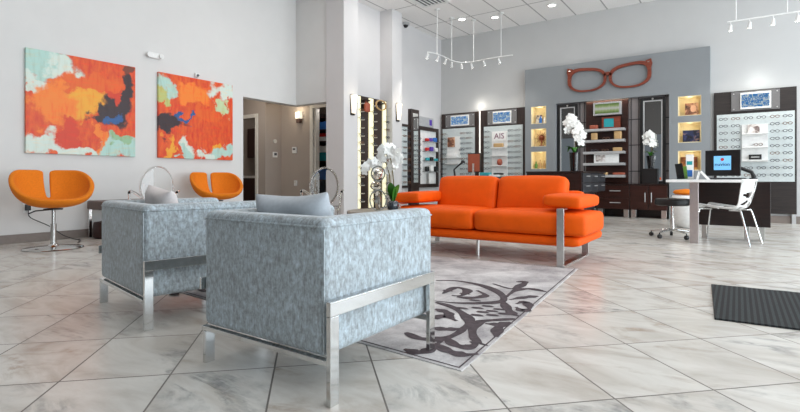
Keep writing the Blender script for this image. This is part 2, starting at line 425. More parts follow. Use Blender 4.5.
# feature wall with alcove and six niches
m = MB(); FY = 11.55; FB = 12.05
zs = [0, 1.07, 1.49, 1.62, 2.04, 2.17, 2.585, 3.5]
for x0, x1, nich in ((-4.28, -4.13, 0), (-4.13, -3.76, 1), (-3.76, -3.53, 0), (-1.18, -1.02, 0), (-1.02, -.61, 2), (-.61, -.46, 0)):
    if not nich: m.box(x0, FY, 0, x1, FB, 3.5)
    else:
        zz = [0, 1.08, 1.5, 1.62, 2.05, 2.17, 2.585, 3.5] if nich == 1 else [0, 1.015, 1.42, 1.585, 2.005, 2.135, 2.54, 3.5]
        for i in (0, 2, 4, 6): m.box(x0, FY, zz[i], x1, FB, zz[i+1])
m.box(-3.53, FY, 2.61, -1.18, FB, 3.5)
struct(m.obj('wall_feature', M['feature']))
NICHES = []
for x0, x1, prs in ((-4.13, -3.76, ((1.08, 1.5), (1.62, 2.05), (2.17, 2.585))), (-1.02, -.61, ((1.015, 1.42), (1.585, 2.005), (2.135, 2.54)))):
    for z0, z1 in prs:
        b = MB(); t = .012; y0 = FY+.005; y1 = FY+.27
        b.box(x0, y1, z0, x1, y1+t, z1); b.box(x0, y0, z0, x1, y1, z0+t); b.box(x0, y0, z1-t, x1, y1, z1)
        b.box(x0, y0, z0+t, x0+t, y1, z1-t); b.box(x1-t, y0, z0+t, x1, y1, z1-t)
        o = struct(b.obj('trim_%d' % (len(NICHES)+1), M['cream'])); NICHES.append((x0, x1, z0, z1))
m = MB(); m.box(-8.2, -3.4, 3.0, 6, -3.2, CZ); m.box(-8.2, -3.4, 0, 6, -3.2, .3)
for i in range(7): x = -8.2+i*2.35; m.box(x, -3.36, .3, x+.1, -3.24, 3.0)
struct(m.obj('wall_front', M['darkpaint']))
# glazed shop front on the right: sill, head and mullions
m = MB(); m.box(5.8, -3.2, 0, 6, YB, .25); m.box(5.8, -3.2, 4.3, 6, YB, CZ)
for i in range(8): y = -3.2+i*(YB+3.1)/7; m.box(5.85, y, .25, 5.97, y+.1, 4.3)
struct(m.obj('wall_right', M['whitemetal']))
# hallway beyond the opening
m = MB(); m.box(-9.25, 7.6, 0, -9.1, 8.08, 2.9)
m.box(-9.25, 8.08, 0, -8.05, 8.2, 2.9); m.box(-8.05, 8.08, 2.48, -6.955, 8.2, 2.9)
m.box(-12, 7.6, 2.3, -9.25, 7.75, 2.9); m.box(-9.35, 7.6, 0, -9.25, 7.75, 2.3); m.box(-12, 7.6, 0, -10.6, 7.75, 2.9)
m.box(-12, 5.4, 0, -8, 5.55, 2.9); m.box(-12.1, 5.4, 0, -12, 12.2, 2.9); m.box(-12, 11.0, 0, -6.955, 11.1, 2.9)
struct(m.obj('wall_hall', M['hall']))
struct(MB().box(-12, 5.4, 2.8, XL-.2, 11.1, 2.9).box(XL-.2, 7.54, 2.8, -6.955, 11.1, 2.9).obj('ceiling_hall', M['hall']))
m = MB(); m.box(-9.35-.09, 7.57, 0, -9.35, 7.6, 2.39); m.box(-10.6, 7.57, 2.3, -9.44, 7.6, 2.39); m.box(-10.6, 7.57, 0, -10.51, 7.6, 2.3)
struct(m.obj('door_1', M['trim'], bev=.006))
m = MB(); m.box(-8.10, 8.04, 0, -8.0, 8.08, 2.55); m.box(-8.0, 8.04, 2.46, -6.97, 8.08, 2.55); m.box(-8.0, 8.08, 0, -7.94, 8.2, 2.46)
struct(m.obj('door_2', M['trim'], bev=.006))
struct(MB().box(XL, -3.2, 0, XL+.018, 5.98, .115).obj('baseboard_left', M['base'], bev=.004))
m = MB(); m.box(-6.88, 7.28, 0, -6.41, 7.30, .115); m.box(-6.41, 7.28, 0, -6.39, 7.74, .115); m.box(-6.41, 8.95, 0, -6.39, 9.33, .115); m.box(XF, 9.33, 0, XF+.02, YB, .115)
struct(m.obj('baseboard_side', M['base'], bev=.004))
struct(MB().box(XF+.02, YB-.02, 0, -4.28, YB, .14).box(-.46, YB-.02, 0, 6, YB, .14).obj('baseboard_back', M['base'], bev=.004))

# ------------------------------------------------------------------ paintings
for (y0, y1, mm, lab) in ((2.49, 3.92, 'paint_a', 'abstract orange and yellow canvas with a dark right edge, above the lone swivel chair'),
                         (4.29, 5.71, 'paint_b', 'abstract red-orange canvas with a dark patch at its left, hung nearest the hallway opening')):
    t = tag(MB().box(0, 0, 0, .045, y1-y0, 1.4).obj('painting', M[mm], bev=.004), lab, 'painting', 'abstract paintings on the left wall')
    t.location = (XL+.003, y0, 1.19)

# ------------------------------------------------------------------ armchairs
def armchair(lab, loc, rz, sc=1):
    t = thing('armchair', lab, 'armchair', loc, rz, 'silver velvet armchairs'); t.scale = (sc, 1, 1)
    w, d, a, zb, zt = .770, .795, .115, .17, .70; fd = .735      # origin: rear right corner of the frame, x to the left is negative
    x1 = -.040; x0 = x1-w
    m = MB(); m.prism([(x0, 0), (x1, 0), (x1, d), (x1-a, d), (x1-a, a), (x0+a, a), (x0+a, d), (x0, d)], zb, zt)
    sh = m.obj('upholstered_shell', M['velvet'], t, bev=.034, seg=4)
    m = MB(); e = .007; zz = zt-.034; c = .03
    m.tube([(x0+c, -e+.006, zz), (x1-c, -e+.006, zz), (x1-.008, .008, zz), (x1+e-.006, c, zz), (x1+e-.006, d-.02, zz)], .0045, 6)
    m.tube([(x0+c, -e+.006, zz), (x0+.008, .008, zz), (x0-e+.006, c, zz), (x0-e+.006, d-.02, zz)], .0045, 6)
    m.tube([(x1-.002, -.001, zz-.01), (x1-.002, -.001, zb+.02)], .004, 6)
    m.obj('piping', M['velvet'], sh, smooth=60)
    MB().box(x0+a+.002, a+.002, zb+.01, x1-a-.002, d-.02, .30).obj('seat_base', M['velvet'], t, bev=.015)
    MB().rbox((x0+x1)/2, a+(d-a)/2+.005, .375, w-2*a-.008, d-a-.01, .145, .04, (0, 0, .012)).obj('seat_cushion', M['velvet'], t, smooth=0)
    L = .048
    for sx in (0, 1):
        fx0, fx1 = (-.022, 0) if sx else (x0+.014, x0+.036)
        f = MB(); g0, g1 = (fx0, fx1) if sx else (x0-.012, x0-.001)
        f.box(g0, -.01, .335, g1, fd+.01, .39)
        if sx: f.box(x1+.001, d*.25, .35, -.0221, d*.25+.04, .375); f.box(x1+.001, d*.75, .35, -.0221, d*.75+.04, .375)
        f.obj('side_frame', M['chrome'], t, bev=.002)
        for y in (-.01, fd+.01-L):
            MB().box(fx0, y, 0, fx1, y+L, .3345 if sx else zb-.023).obj('leg', M['chrome'], t, bev=.002)
    MB().box(x0, -.008, zb-.022, -.0225, .02, zb-.001).obj('rear_rail', M['chrome'], t, bev=.002)
    MB().box(x0, fd-.02, zb-.022, -.0225, fd+.008, zb-.001).obj('front_rail', M['chrome'], t, bev=.002)
    return t
armchair('silver-blue velvet armchair nearest the viewer, its right rear leg at the bottom edge', (-1.237, 1.345, 0), 0)
armchair('silver-blue velvet armchair with a pale pillow, behind and left of the nearest one', (-2.70, 1.425, 0), R(-10), 1.13)

def pillow(name, w, h, th, mat, n=14):
    m = MB(); g = {}
    for s in (1, -1):
        for i in range(n+1):
            for j in range(n+1):
                u, v = 2*i/n-1, 2*j/n-1
                edge = i in (0, n) or j in (0, n)
                if s == -1 and edge: g[s, i, j] = g[1, i, j]; continue
                k = 1-.17*(1-abs(u)**1.6)*abs(v)**5
                kx = 1-.13*(1-abs(v)**1.6)*abs(u)**5
                z = s*th/2*((1-u**4)*(1-v**4))**.6
                z += .01*math.sin(5*u+3*v)*(1-u*u)*(1-v*v)
                g[s, i, j] = m.bm.verts.new((u*w/2*kx, z, v*h/2*k))
    for s in (1, -1):
        for i in range(n):
            for j in range(n): m._f([g[s, i, j], g[s, i+1, j], g[s, i+1, j+1], g[s, i, j+1]])
    return m.obj(name, mat, smooth=0, sub=1)
p = tag(pillow('pillow', .47, .37, .15, M['pillowgrey']), 'grey-blue cloth pillow leaning inside the nearest velvet armchair', 'pillow')
p.location = (-1.715, 1.62, .615); p.rotation_euler = (R(14), R(-2), R(5))
p = tag(pillow('pillow', .40, .36, .14, M['pillowpale']), 'pale pinkish grey pillow leaning inside the farther velvet armchair', 'pillow')
p.location = (-3.24, 1.83, .625); p.rotation_euler = (R(12), R(6), R(-8))

# ------------------------------------------------------------------ sofa
t = thing('sofa', 'long orange two-cushion sofa with flat wide arms and steel loop legs', 'sofa', (-2.35, 5.2, 0))
def M_rot(rx=0, ry=0, rz=0): return (Matrix.Rotation(rz, 4, 'Z') @ Matrix.Rotation(ry, 4, 'Y') @ Matrix.Rotation(rx, 4, 'X'))
SM = M['orangeleather']
# local: x -1.2..1.2, y -.45 (front) .. .55
MB().rbox(0, .07, .235, 2.22, .98, .10, .045).obj('base', SM, t, smooth=0)
for sx in (-1, 1):
    MB().rbox(sx*.59, -.045, .40, 1.175, .80, .22, .06, (0, .015, .02)).obj('seat_cushion', SM, t, smooth=0)
for sx in (-1, 1):
    MB().rbox(sx*.405, .27, .632, .80, .20, .48, .065, (0, .03, .015), M=M_rot(rx=R(-13))).obj('back_cushion', SM, t, smooth=0)
MB().rbox(0, .475, .49, 1.84, .13, .44, .035, M=M_rot(rx=R(-6))).obj('backrest', SM, t, smooth=0)
for sx in (-1, 1):
    MB().rbox(sx*.92, .03, .62, .38, .80, .125, .045, (0, 0, .012), M=M_rot(ry=sx*R(3))).obj('arm', SM, t, smooth=0)
    # steel loop: front post, floor runner, rear post
    lx = sx*.95
    m = MB(); m.box(lx-.035, -.485, .0, lx+.035, -.47, .56); m.box(lx-.035, -.47, 0, lx+.035, .44, .015); m.box(lx-.035, .44, 0, lx+.035, .455, .2)
    m.box(lx-.03, -.47, .545, lx+.03, -.33, .56)
    m.obj('loop_leg', M['steel'], t, bev=.003)
for sx in (0,):
    MB().tube([(sx, -.30, 0), (sx, -.30, .19)], .018, 12).obj('leg', M['steel'], t, smooth=40)

# ------------------------------------------------------------------ rug
ST = [[(-2.06,3.5),(-1.9,3.58),(-1.67,3.54),(-1.47,3.4),(-1.35,3.23),(-1.36,3.11),(-1.52,2.97),(-1.7,2.91),(-1.95,2.9)],[(-1.7,2.88),(-1.54,2.83),(-1.38,2.7),(-1.3,2.59),(-1.27,2.45),(-1.27,2.27)],[(-1.34,3.18),(-1.23,3.0),(-1.15,2.9),(-1.1,2.88)],[(-1.17,3.61),(-1.31,3.64),(-1.38,3.53),(-1.36,3.29)],[(-1.18,3.45),(-1.24,3.37),(-1.31,3.23)],[(-1.49,3.82),(-1.43,3.86),(-1.41,3.72),(-1.43,3.56),(-1.62,3.65)],[(-1.10,2.81),(-1.19,2.72),(-1.25,2.64),(-1.24,2.52),(-1.17,2.38),(-1.1,2.3),(-1.04,2.28)],[(-1.1,2.73),(-1.14,2.65),(-1.21,2.62)],[(-1.06,2.43),(-1.12,2.61),(-1.09,2.72)],[(-1.5,2.22),(-1.4,2.18),(-1.33,2.2),(-1.27,2.27),(-1.26,2.42),(-1.3,2.59)],[(-1.43,2.37),(-1.34,2.4),(-1.28,2.46)],[(-1.28,2.16),(-1.17,2.1),(-1.08,2.1),(-1.03,2.15)],[(-1.27,2.27),(-1.19,2.2),(-1.12,2.2),(-1.1,2.26),(-1.14,2.29)],[(-1.36,2.0),(-1.28,2.0),(-1.25,2.07),(-1.27,2.21)],[(-1.78,3.12),(-1.8,3.35),(-1.68,3.32),(-1.64,3.15),(-1.7,3.11)],[(-1.65,3.09),(-1.55,3.13),(-1.5,3.25),(-1.62,3.36)],[(-1.61,2.73),(-1.51,2.7),(-1.42,2.62)],[(-1.49,2.53),(-1.49,2.63),(-1.37,2.57)],[(-1.11,3.08),(-1.19,3.23),(-1.23,3.15)],[(-1.11,3.08),(-1.13,3.01),(-1.2,3.07)]]
DT = [(-1.40,2.905),(-1.365,2.985),(-1.29,2.89),(-1.33,2.835),(-1.27,2.955),(-1.2,2.875),(-1.25,2.805),(-1.33,2.75),(-1.8,3.225),(-1.65,3.21),(-1.5,3.075),(-1.42,3.04),(-1.48,2.84)]
def catmull(P, n=6):
    out = []
    for i in range(len(P)-1):
        p0, p1, p2, p3 = P[max(i-1, 0)], P[i], P[i+1], P[min(i+2, len(P)-1)]
        for k in range(n):
            s = k/n
            out.append(tuple(.5*(2*p1[a]+(p2[a]-p0[a])*s+(2*p0[a]-5*p1[a]+4*p2[a]-p3[a])*s*s+(3*p1[a]-p0[a]-3*p2[a]+p3[a])*s**3) for a in range(len(p1))))
    out.append(tuple(P[-1])); return out
m = MB(); m.prism([(-1.0, 1.92), (-1.235, 4.72), (-3.75, 4.50), (-3.52, 2.06)], 0.0, .004)
m.mi = 1
zc = [0.0052]
def stroke(P, flip):
    Q = catmull(P); n = len(Q); rows = []; zc[0] += .00004
    for i, q in enumerate(Q):
        a = Q[max(i-1, 0)]; b = Q[min(i+1, n-1)]; tx, ty = b[0]-a[0], b[1]-a[1]; L = math.hypot(tx, ty) or 1
        s = i/(n-1); w = (.011+.022*math.sin(PI*min(1, s*1.15))**.7)*(1+.25*math.sin(17*s+len(P)))
        px, py = -ty/L*w, tx/L*w
        pr = []
        for e in (1, -1):
            x, y = q[0]+e*px, q[1]+e*py
            if flip: x = -4.70-x
            pr.append(m.bm.verts.new((x, y, zc[0])))
        rows.append(pr)
    for a, b in zip(rows, rows[1:]): m._f([a[0], a[1], b[1], b[0]])
for fl in (0, 1):
    for P in ST: stroke(P, fl)
    for x, y in DT:
        zc[0] += .00004
        if fl: x = -4.70-x
        m._f([m.bm.verts.new((x+.042*math.cos(q)*(1+.2*math.cos(3*q)), y+.022*math.sin(q)*(1+.3*math.sin(2*q)), zc[0])) for q in [2*PI*i/12 for i in range(12)]])
RC = [(-1.0, 1.92), (-1.235, 4.72), (-3.75, 4.50), (-3.52, 2.06)]; cx_, cy_ = -2.38, 3.3
for i in range(4):
    p, q = RC[i], RC[(i+1) % 4]
    g = lambda p, k: (cx_+(p[0]-cx_)*k, cy_+(p[1]-cy_)*k, .0051)
    m._f([m.bm.verts.new(v) for v in (g(p, .985), g(q, .985), g(q, .978), g(p, .978))])
rug = tag(m.obj('rug', [M['rug'], M['rugdark']]), 'grey area rug with dark plum scrollwork under the sofa and armchair', 'rug')
m = MB(); m.box(-.175, 3.49, 0, 1.75, 4.60, .012, rz=R(3.0), c=(-.175, 4.60))
t = tag(m.obj('doormat', M['rib'], bev=.004), 'black ribbed entrance mat lying on the tiles at the right', 'mat')

# ------------------------------------------------------------------ swivel chairs
def swivel(lab, loc, rz, gap=.05):
    t = thing('swivel_chair', lab, 'chair', loc, rz, 'orange swivel chairs along the left wall')
    m = MB(); nt, ns = 72, 12
    V = {}
    for i in range(nt+1):
        th = gap*.0+i*2*PI/nt            # 0 = back (local -x), chair faces +x
        c, s_ = math.cos(th), math.sin(th)
        back = (1+c)/2
        rx = .36 if c > 0 else .33; ry = .405
        Rr = 1/math.sqrt((c/rx)**2+(s_/ry)**2)
        q_ = min(1, back/.85); rimz = .605+.355*q_*q_*(3-2*q_)
        if c > 0: rimz -= .05*max(0, 1-abs(s_)/.28)**2
        for j in range(ns+1):
            q = j/ns; r = Rr*math.sin(q*PI/2)**.82
            z = .52+(rimz-.52)*(1-math.cos(q*PI/2))
            V[i, j] = m.bm.verts.new((-c*r, s_*r, z)) if i < nt else V[0, j]
    for i in range(nt):
        for j in range(ns):
            if (i == 0 or i == nt-1) and j >= 5: continue
            if j == 0: m._f([V[i, 0], V[i, 1], V[i+1, 1]])
            else: m._f([V[i, j], V[i, j+1], V[i+1, j+1], V[i+1, j]])
    bmesh.ops.remove_doubles(m.bm, verts=m.bm.verts[:], dist=.0004)
    m.obj('seat_shell', M['orangefelt'], t, smooth=0, solid=.055, sub=2)
    MB().lathe([(.30, 0), (.315, .006), (.30, .014), (.06, .03), (.045, .05), (.04, .06)], 40).obj('base', M['chrome'], t, smooth=35)
    MB().lathe([(.033, .05), (.033, .30), (.022, .302), (.022, .49)], 20).obj('gas_post', M['chrome'], t, smooth=35)
    MB().lathe([(.10, .47), (.10, .485), (.04, .49)], 20).obj('seat_plate', M['black'], t, smooth=35)
    MB().tube([(.05, -.05, .475), (.12, -.20, .47), (.13, -.27, .44)], .008, 8).obj('lever', M['black'], t, smooth=60)
    return t
swivel('orange felt swivel chair on a chrome disc, standing alone under the first painting', (-6.85, 2.48, 0), R(-8))
swivel('orange felt swivel chair half hidden behind the farther velvet armchair, under the second painting', (-7.18, 4.98, 0), R(-12))

# bench and pouf behind the farther armchair
t = thing('bench', 'brown leather bench with chrome legs against the left wall', 'bench', (-7.44, 3.70, 0))
MB().rbox(0, 0, .47, .5, 1.0, .13, .02).obj('seat', M['brownleather'], t, smooth=0)
for x in (-.22, .22):
    for y in (-.47, .47): MB().box(x-.02, y-.02, 0, x+.02, y+.02, .405).obj('leg', M['chrome'], t, bev=.002)
tag(MB().lathe([(.02, .0), (.12, .002), (.145, .03), (.15, .14), (.135, .23), (.02, .25)], 28).obj('pouf', M['darkbrown'], smooth=50), 'low dark brown round pouf tucked under the bench', 'pouf').location = (-7.44, 3.33, 0)
# outlet and plugged cable
t = thing('outlet', 'white wall outlet with a black charger plugged in, beside the lone swivel chair', 'outlet', (XL, 2.52, .47))
MB().box(.001, -.055, -.075, .010, .055, .075).obj('cover_plate', M['white'], t, bev=.003)
MB().box(.010, -.03, -.045, .055, .03, .035).obj('plug', M['black'], t, bev=.006)
tag(MB().tube(catmull([(XL+.04, 2.52, .425), (XL+.06, 2.54, .33), (XL+.08, 2.75, .20), (XL+.10, 2.9, .07), (XL+.16, 3.0, .012), (-7.4, 3.0, .01), (-7.1, 2.85, .01)]), .006, 8).obj('cable', M['black'], smooth=60), 'thin black charger cable running down from the wall outlet to the floor', 'cable')

# ------------------------------------------------------------------ clear chairs
def ghost(lab, loc, rz):
    t = thing('armchair_clear', lab, 'chair', loc, rz, 'clear plastic armchairs'); t.name = 'clear_armchair'
    m = MB(); rows = []; n = 24
    # oval back panel, faces local -y ; leans back toward +y
    o_ = []; 
    for ring in range(0, 7):
        q = max(ring/6, .02)
        rows.append([m.bm.verts.new((.20*q*math.cos(2*PI*k/n), .20+.10*(.26*q*math.sin(2*PI*k/n)+.26)-.05*(math.cos(2*PI*k/n)*q)**2, .74+.27*q*math.sin(2*PI*k/n))) for k in range(n)])
    for a, b in zip(rows, rows[1:]):
        for k in range(n): m._f([a[k], a[(k+1) % n], b[(k+1) % n], b[k]])
    m._f(rows[0])
    m.obj('backrest', M['clear'], t, smooth=0, solid=.012, sub=1)
    MB().tube([(.20*math.cos(2*PI*k/32), .20+.10*(.26*math.sin(2*PI*k/32)+.26)-.05*math.cos(2*PI*k/32)**2, .74+.27*math.sin(2*PI*k/32)) for k in range(32)], .0075, 8, closed=True).obj('back_rim', M['clear'], t, smooth=0)
    MB().rbox(0, 0, .465, .48, .46, .03, .014, n=6).obj('seat', M['clear'], t, smooth=0)
    for sx in (-1, 1):
        MB().tube(catmull([(sx*.185, .235, .60), (sx*.25, .17, .66), (sx*.275, .0, .69), (sx*.27, -.16, .68), (sx*.262, -.20, .64), (sx*.245, -.215, .47)]), .016, 8).obj('arm', M['clear'], t, smooth=0)
        MB().tube([(sx*.235, -.21, .455), (sx*.245, -.225, 0)], [.022, .014], 10).obj('leg', M['clear'], t, smooth=40)
        MB().tube([(sx*.19, .20, .455), (sx*.21, .30, 0)], [.022, .014], 10).obj('leg', M['clear'], t, smooth=40)
    return t
ghost('clear plastic armchair with oval back, in front of the pillar beside the hallway', (-4.68, 4.90, 0), R(38))
ghost('clear plastic chair with oval back, mostly hidden behind the farther velvet armchair', (-6.15, 3.36, 0), R(55))

# ------------------------------------------------------------------ round table, sculpture, orchid
t = thing('coffee_table', 'low round taupe table between the nearest armchair and the sofa', 'table', (-3.02, 4.14, .0045))
MB().lathe([(.38, .455), (.42, .46), (.43, .475), (.43, .50), (.42, .51)], 48).obj('tabletop', M['tabletop'], t, smooth=35)
MB().lathe([(.26, 0), (.27, .01), (.25, .03), (.08, .06), (.07, .40), (.2, .455)], 32).obj('pedestal', M['steel'], t, smooth=35)
TZ = .515
t = thing('ring_sculpture', 'silver sculpture of interlocked rings on the round taupe table', 'sculpture', (-3.03, 3.98, TZ))
def ring(name, c, rx, rz_, w, th, yaw, tilt=0):
    n = 36; Mx = Matrix.Translation(c) @ Matrix.Rotation(yaw, 4, 'Z') @ Matrix.Rotation(tilt, 4, 'X')
    a = [(rx*math.cos(2*PI*k/n), -w/2, rz_*math.sin(2*PI*k/n)) for k in range(n)]; b = [((rx-th)*math.cos(2*PI*k/n), -w/2, (rz_-th)*math.sin(2*PI*k/n)) for k in range(n)]
    return MB().band(a, b, (0, w, 0)).xf(Mx).obj(name, M['hammered'], t, smooth=35)
ring('ring', (0, 0, .113), .09, .113, .03, .014, R(35)); ring('ring', (0, 0, .113), .052, .098, .03, .012, R(110))
ring('ring', (-.03, 0, .262), .056, .042, .04, .012, R(30), R(30)); ring('ring', (-.0, 0, .385), .075, .082, .026, .014, R(35)); ring('ring', (0, 0, .385), .06, .066, .035, .010, R(100), R(25))
def flower_mb(m, c, r, face):
    """five petals facing direction `face`"""
    f = Vector(face).normalized(); up = Vector((0, 0, 1)); u = f.cross(up).normalized(); w = u.cross(f)
    for k in range(5):
        a = 2*PI*k/5+.3; d = u*math.cos(a)+w*math.sin(a); e = f.cross(d)
        rr = r*(1.1 if k % 2 else .95)
        P = [Vector(c)+f*.0, Vector(c)+d*rr*.5+e*rr*.42+f*r*.12, Vector(c)+d*rr+e*rr*.2+f*r*.02, Vector(c)+d*rr-e*rr*.2+f*r*.02, Vector(c)+d*rr*.5-e*rr*.42+f*r*.12]
        m._f([m.bm.verts.new(p) for p in P])
    m.ball(Vector(c)+f*r*.1, r*.16, n=1)
def leaf_mb(m, base, tip, width, droop):
    n = 8; b = Vector(base); tp = Vector(tip); d = tp-b; side = d.cross(Vector((0, 0, 1))).normalized(); rows = []
    for i in range(n+1):
        s = i/n; p = b+d*s+Vector((0, 0, droop*4*s*(1-s))); w = width*math.sin(PI*min(.97, .12+s*.88))**.8
        rows.append([m.bm.verts.new(p-side*w+Vector((0, 0, w*.25))), m.bm.verts.new(p), m.bm.verts.new(p+side*w+Vector((0, 0, w*.25)))])
    for a, c in zip(rows, rows[1:]):
        m._f([a[0], a[1], c[1], c[0]]); m._f([a[1], a[2], c[2], c[1]])
def orchid(t, potz, stems, clusters, fr, leaves, mat_leaf='leaf', view=(.4, -.9, .1)):
    for s in stems: MB().tube(catmull(s), .006, 6).obj('stem', M['stem'], t, smooth=60)
    for nfl, path, spread in clusters:
        m = MB(); Q = catmull(path, 10)
        for i in range(nfl):
            q = Q[int(i/(nfl-1)*(len(Q)-1))]
            c = (q[0]+random.uniform(-1, 1)*spread, q[1]+random.uniform(-1, 1)*spread, q[2]+random.uniform(-1, 1)*spread)
            flower_mb(m, c, fr*random.uniform(.85, 1.1), (view[0]+random.uniform(-.5, .5), view[1]+random.uniform(-.4, .4), view[2]+random.uniform(-.3, .3)))
        m.obj('blossoms', M['petal'], t, smooth=40, recalc=False)
    for b, tp, w, dr in leaves:
        m = MB(); leaf_mb(m, b, tp, w, dr); m.obj('leaf', M[mat_leaf], t, smooth=60, recalc=False)
t = thing('potted_orchid', 'white orchid in a dark glass pot on the round taupe table', 'plant', (-2.995, 4.19, TZ))
MB().lathe([(.035, 0), (.055, .01), (.066, .045), (.06, .08), (.045, .10), (.038, .10), (.05, .075), (.05, .06)], 28).obj('pot', M['darkglass'], t, smooth=40)
orchid(t, .1, [[(0, 0, .06), (-.03, 0, .25), (-.05, .0, .40), (-.10, -.02, .52), (-.22, -.06, .50)], [(.01, 0, .06), (.01, 0, .3), (-.02, .0, .50), (-.04, .0, .62), (.02, .02, .60)]],
       [(13, [(-.24, -.14, .40), (-.20, -.12, .49), (-.14, -.08, .42), (-.10, -.05, .40)], .035), (26, [(-.16, -.05, .50), (-.08, -.03, .60), (.0, .0, .62), (.03, .02, .52), (-.04, .0, .44)], .05)], .05,
       [((0, 0, .09), (.0, -.04, .29), .055, .02), ((0, 0, .09), (-.08, -.05, .24), .05, .02), ((.01, 0, .09), (.08, .0, .27), .05, .03), ((0, 0, .09), (-.11, -.06, .15), .04, .05)])

# ------------------------------------------------------------------ left-hand fixtures on walls
def sconce(lab, loc, rz):
    t = thing('wall_sconce', lab, 'lamp', loc, rz, 'lit wall sconces')      # projects along local +x
    MB().box(.001, -.055, -.21, .03, .055, .21).obj('back_plate', M['islandwood'], t, bev=.004)
    m = MB(); n = 10; A = []; 
    for z, w, d in ((-.17, .045, .055), (-.05, .055, .07), (.08, .068, .085), (.19, .078, .095)):
        A.append([m.bm.verts.new((.031+d*math.sin(PI*k/n), -w*math.cos(PI*k/n), z)) for k in range(n+1)])
    for a, b in zip(A, A[1:]):
        for k in range(n): m._f([a[k], a[k+1], b[k+1], b[k]])
        m._f([a[n], a[0], b[0], b[n]])
    m._f(A[0][::-1]); m._f(A[-1])
    m.obj('glass_shade', M['lampglass'], t, smooth=50); return t
sconce('lit frosted wall sconce on the near pillar, left of the tall eyewear rack', (-6.41, 7.55, 2.335), 0)
sconce('lit frosted wall sconce on the pillar right of the tall eyewear rack', (-6.41, 9.14, 2.36), 0)
t = thing('hall_sconce', 'small square lit sconce in the hallway beside the door frame', 'lamp', (-8.44, 8.08, 2.27))
MB().box(-.07, -.1, -.02, .07, -.0, .13).obj('glass_shade', M['lampglass'], t, bev=.01)
MB().box(-.055, -.085, -.12, .055, -.0, -.021).obj('bracket', M['brownleather'], t, bev=.006)
t = thing('wall_alarm', 'small white twin-lens emergency light high on the left wall between the paintings', 'alarm', (XL, 4.23, 2.84))
MB().box(.001, -.10, -.045, .05, .10, .045).obj('housing', M['white'], t, bev=.012)
for y in (-.09, .09): MB().tube([(.03, y, 0), (.09, y*1.1, -.005)], [.03, .04], 14).obj('lamp_head', M['white'], t, smooth=40)
t = thing('picture_light', 'small white spotlight sensor on the wall at the top of the second painting', 'sensor', (XL, 4.99, 2.65)); t.name = 'wall_sensor'
MB().box(.001, -.04, -.03, .05, .04, .04).obj('housing', M['white'], t, bev=.01)
MB().tube([(.05, 0, 0), (.07, 0, -.005)], .02, 12).obj('lens', M['duct'], t, smooth=40)
t = thing('security_camera', 'dark dome security camera under the ceiling near the far pillar', 'camera', (-6.72, 9.95, CZ))
MB().lathe([(.09, -.001), (.09, -.05), (.075, -.06)], 24).obj('mount', M['silver'], t, smooth=35)
MB().ball((0, 0, -.06), .065).obj('dome', M['black'], t, smooth=0)
# hallway devices, on the wall facing the viewer
for nm, lab, x, z, sx, sz, cc, scr in (('thermostat', 'white wall thermostat with a dark display, right of the hallway corner', -8.62, 1.52, .14, .15, 'thermostat', 1),
                           ('wall_switch', 'white light switch plate low on the hallway wall behind the clear armchair', -8.58, .74, .09, .13, 'switch', 0)):
    t = thing(nm, lab, cc, (x, 8.08, z)); MB().box(-sx/2, -.03, -sz/2, sx/2, -.001, sz/2).obj('cover', M['white'], t, bev=.006)
    MB().box(-sx*.28, -.035, -.0, sx*.28, -.031, sz*.3).obj('display' if scr else 'rocker', M['duct'] if scr else M['trim'], t)
for nm, lab, y, z, s, cc in (('alarm_keypad', 'square white alarm keypad on the hallway return wall, below a round dial', 7.88, 1.42, .13, 'keypad'), ('wall_dial', 'small round white dial on the hallway return wall, above the keypad', 7.88, 1.74, .10, 'dial')):
    t = thing(nm, lab, cc, (-9.1, y, z))
    if cc == 'dial': MB().tube([(.001, 0, 0), (.025, 0, 0)], s/2, 20).obj('cover', M['trim'], t, smooth=40)
    else:
        MB().box(.001, -s/2, -s/2, .03, s/2, s/2).obj('cover', M['white'], t, bev=.006); MB().box(.031, -s*.3, -.02, .034, s*.3, s*.32).obj('display', M['duct'], t)
# room seen through the first hall door
t = thing('wall_cabinet', 'dark wood wall cabinet seen through the hallway door frame', 'cabinet', (-11.0, 9.2, 1.45))
MB().box(-.8, 0, 0, .9, .35, .85).obj('body', M['islandwood'], t)
for x in (-.78, -.2, .38): MB().box(x, -.02, .01, x+.56, -.001, .84).obj('door', M['darkbrown'], t, bev=.004)
t = thing('base_cabinet', 'dark base cabinet with a white worktop seen through the hallway door frame', 'cabinet', (-11.0, 9.0, 0))
MB().box(-.8, 0, 0, .9, .6, .86).obj('body', M['islandwood'], t); MB().box(-.83, -.03, .861, .93, .6, .93).obj('worktop', M['white'], t, bev=.005)
for x in (-.78, -.2, .38): MB().box(x, -.02, .1, x+.56, -.001, .84).obj('door', M['darkbrown'], t, bev=.004)
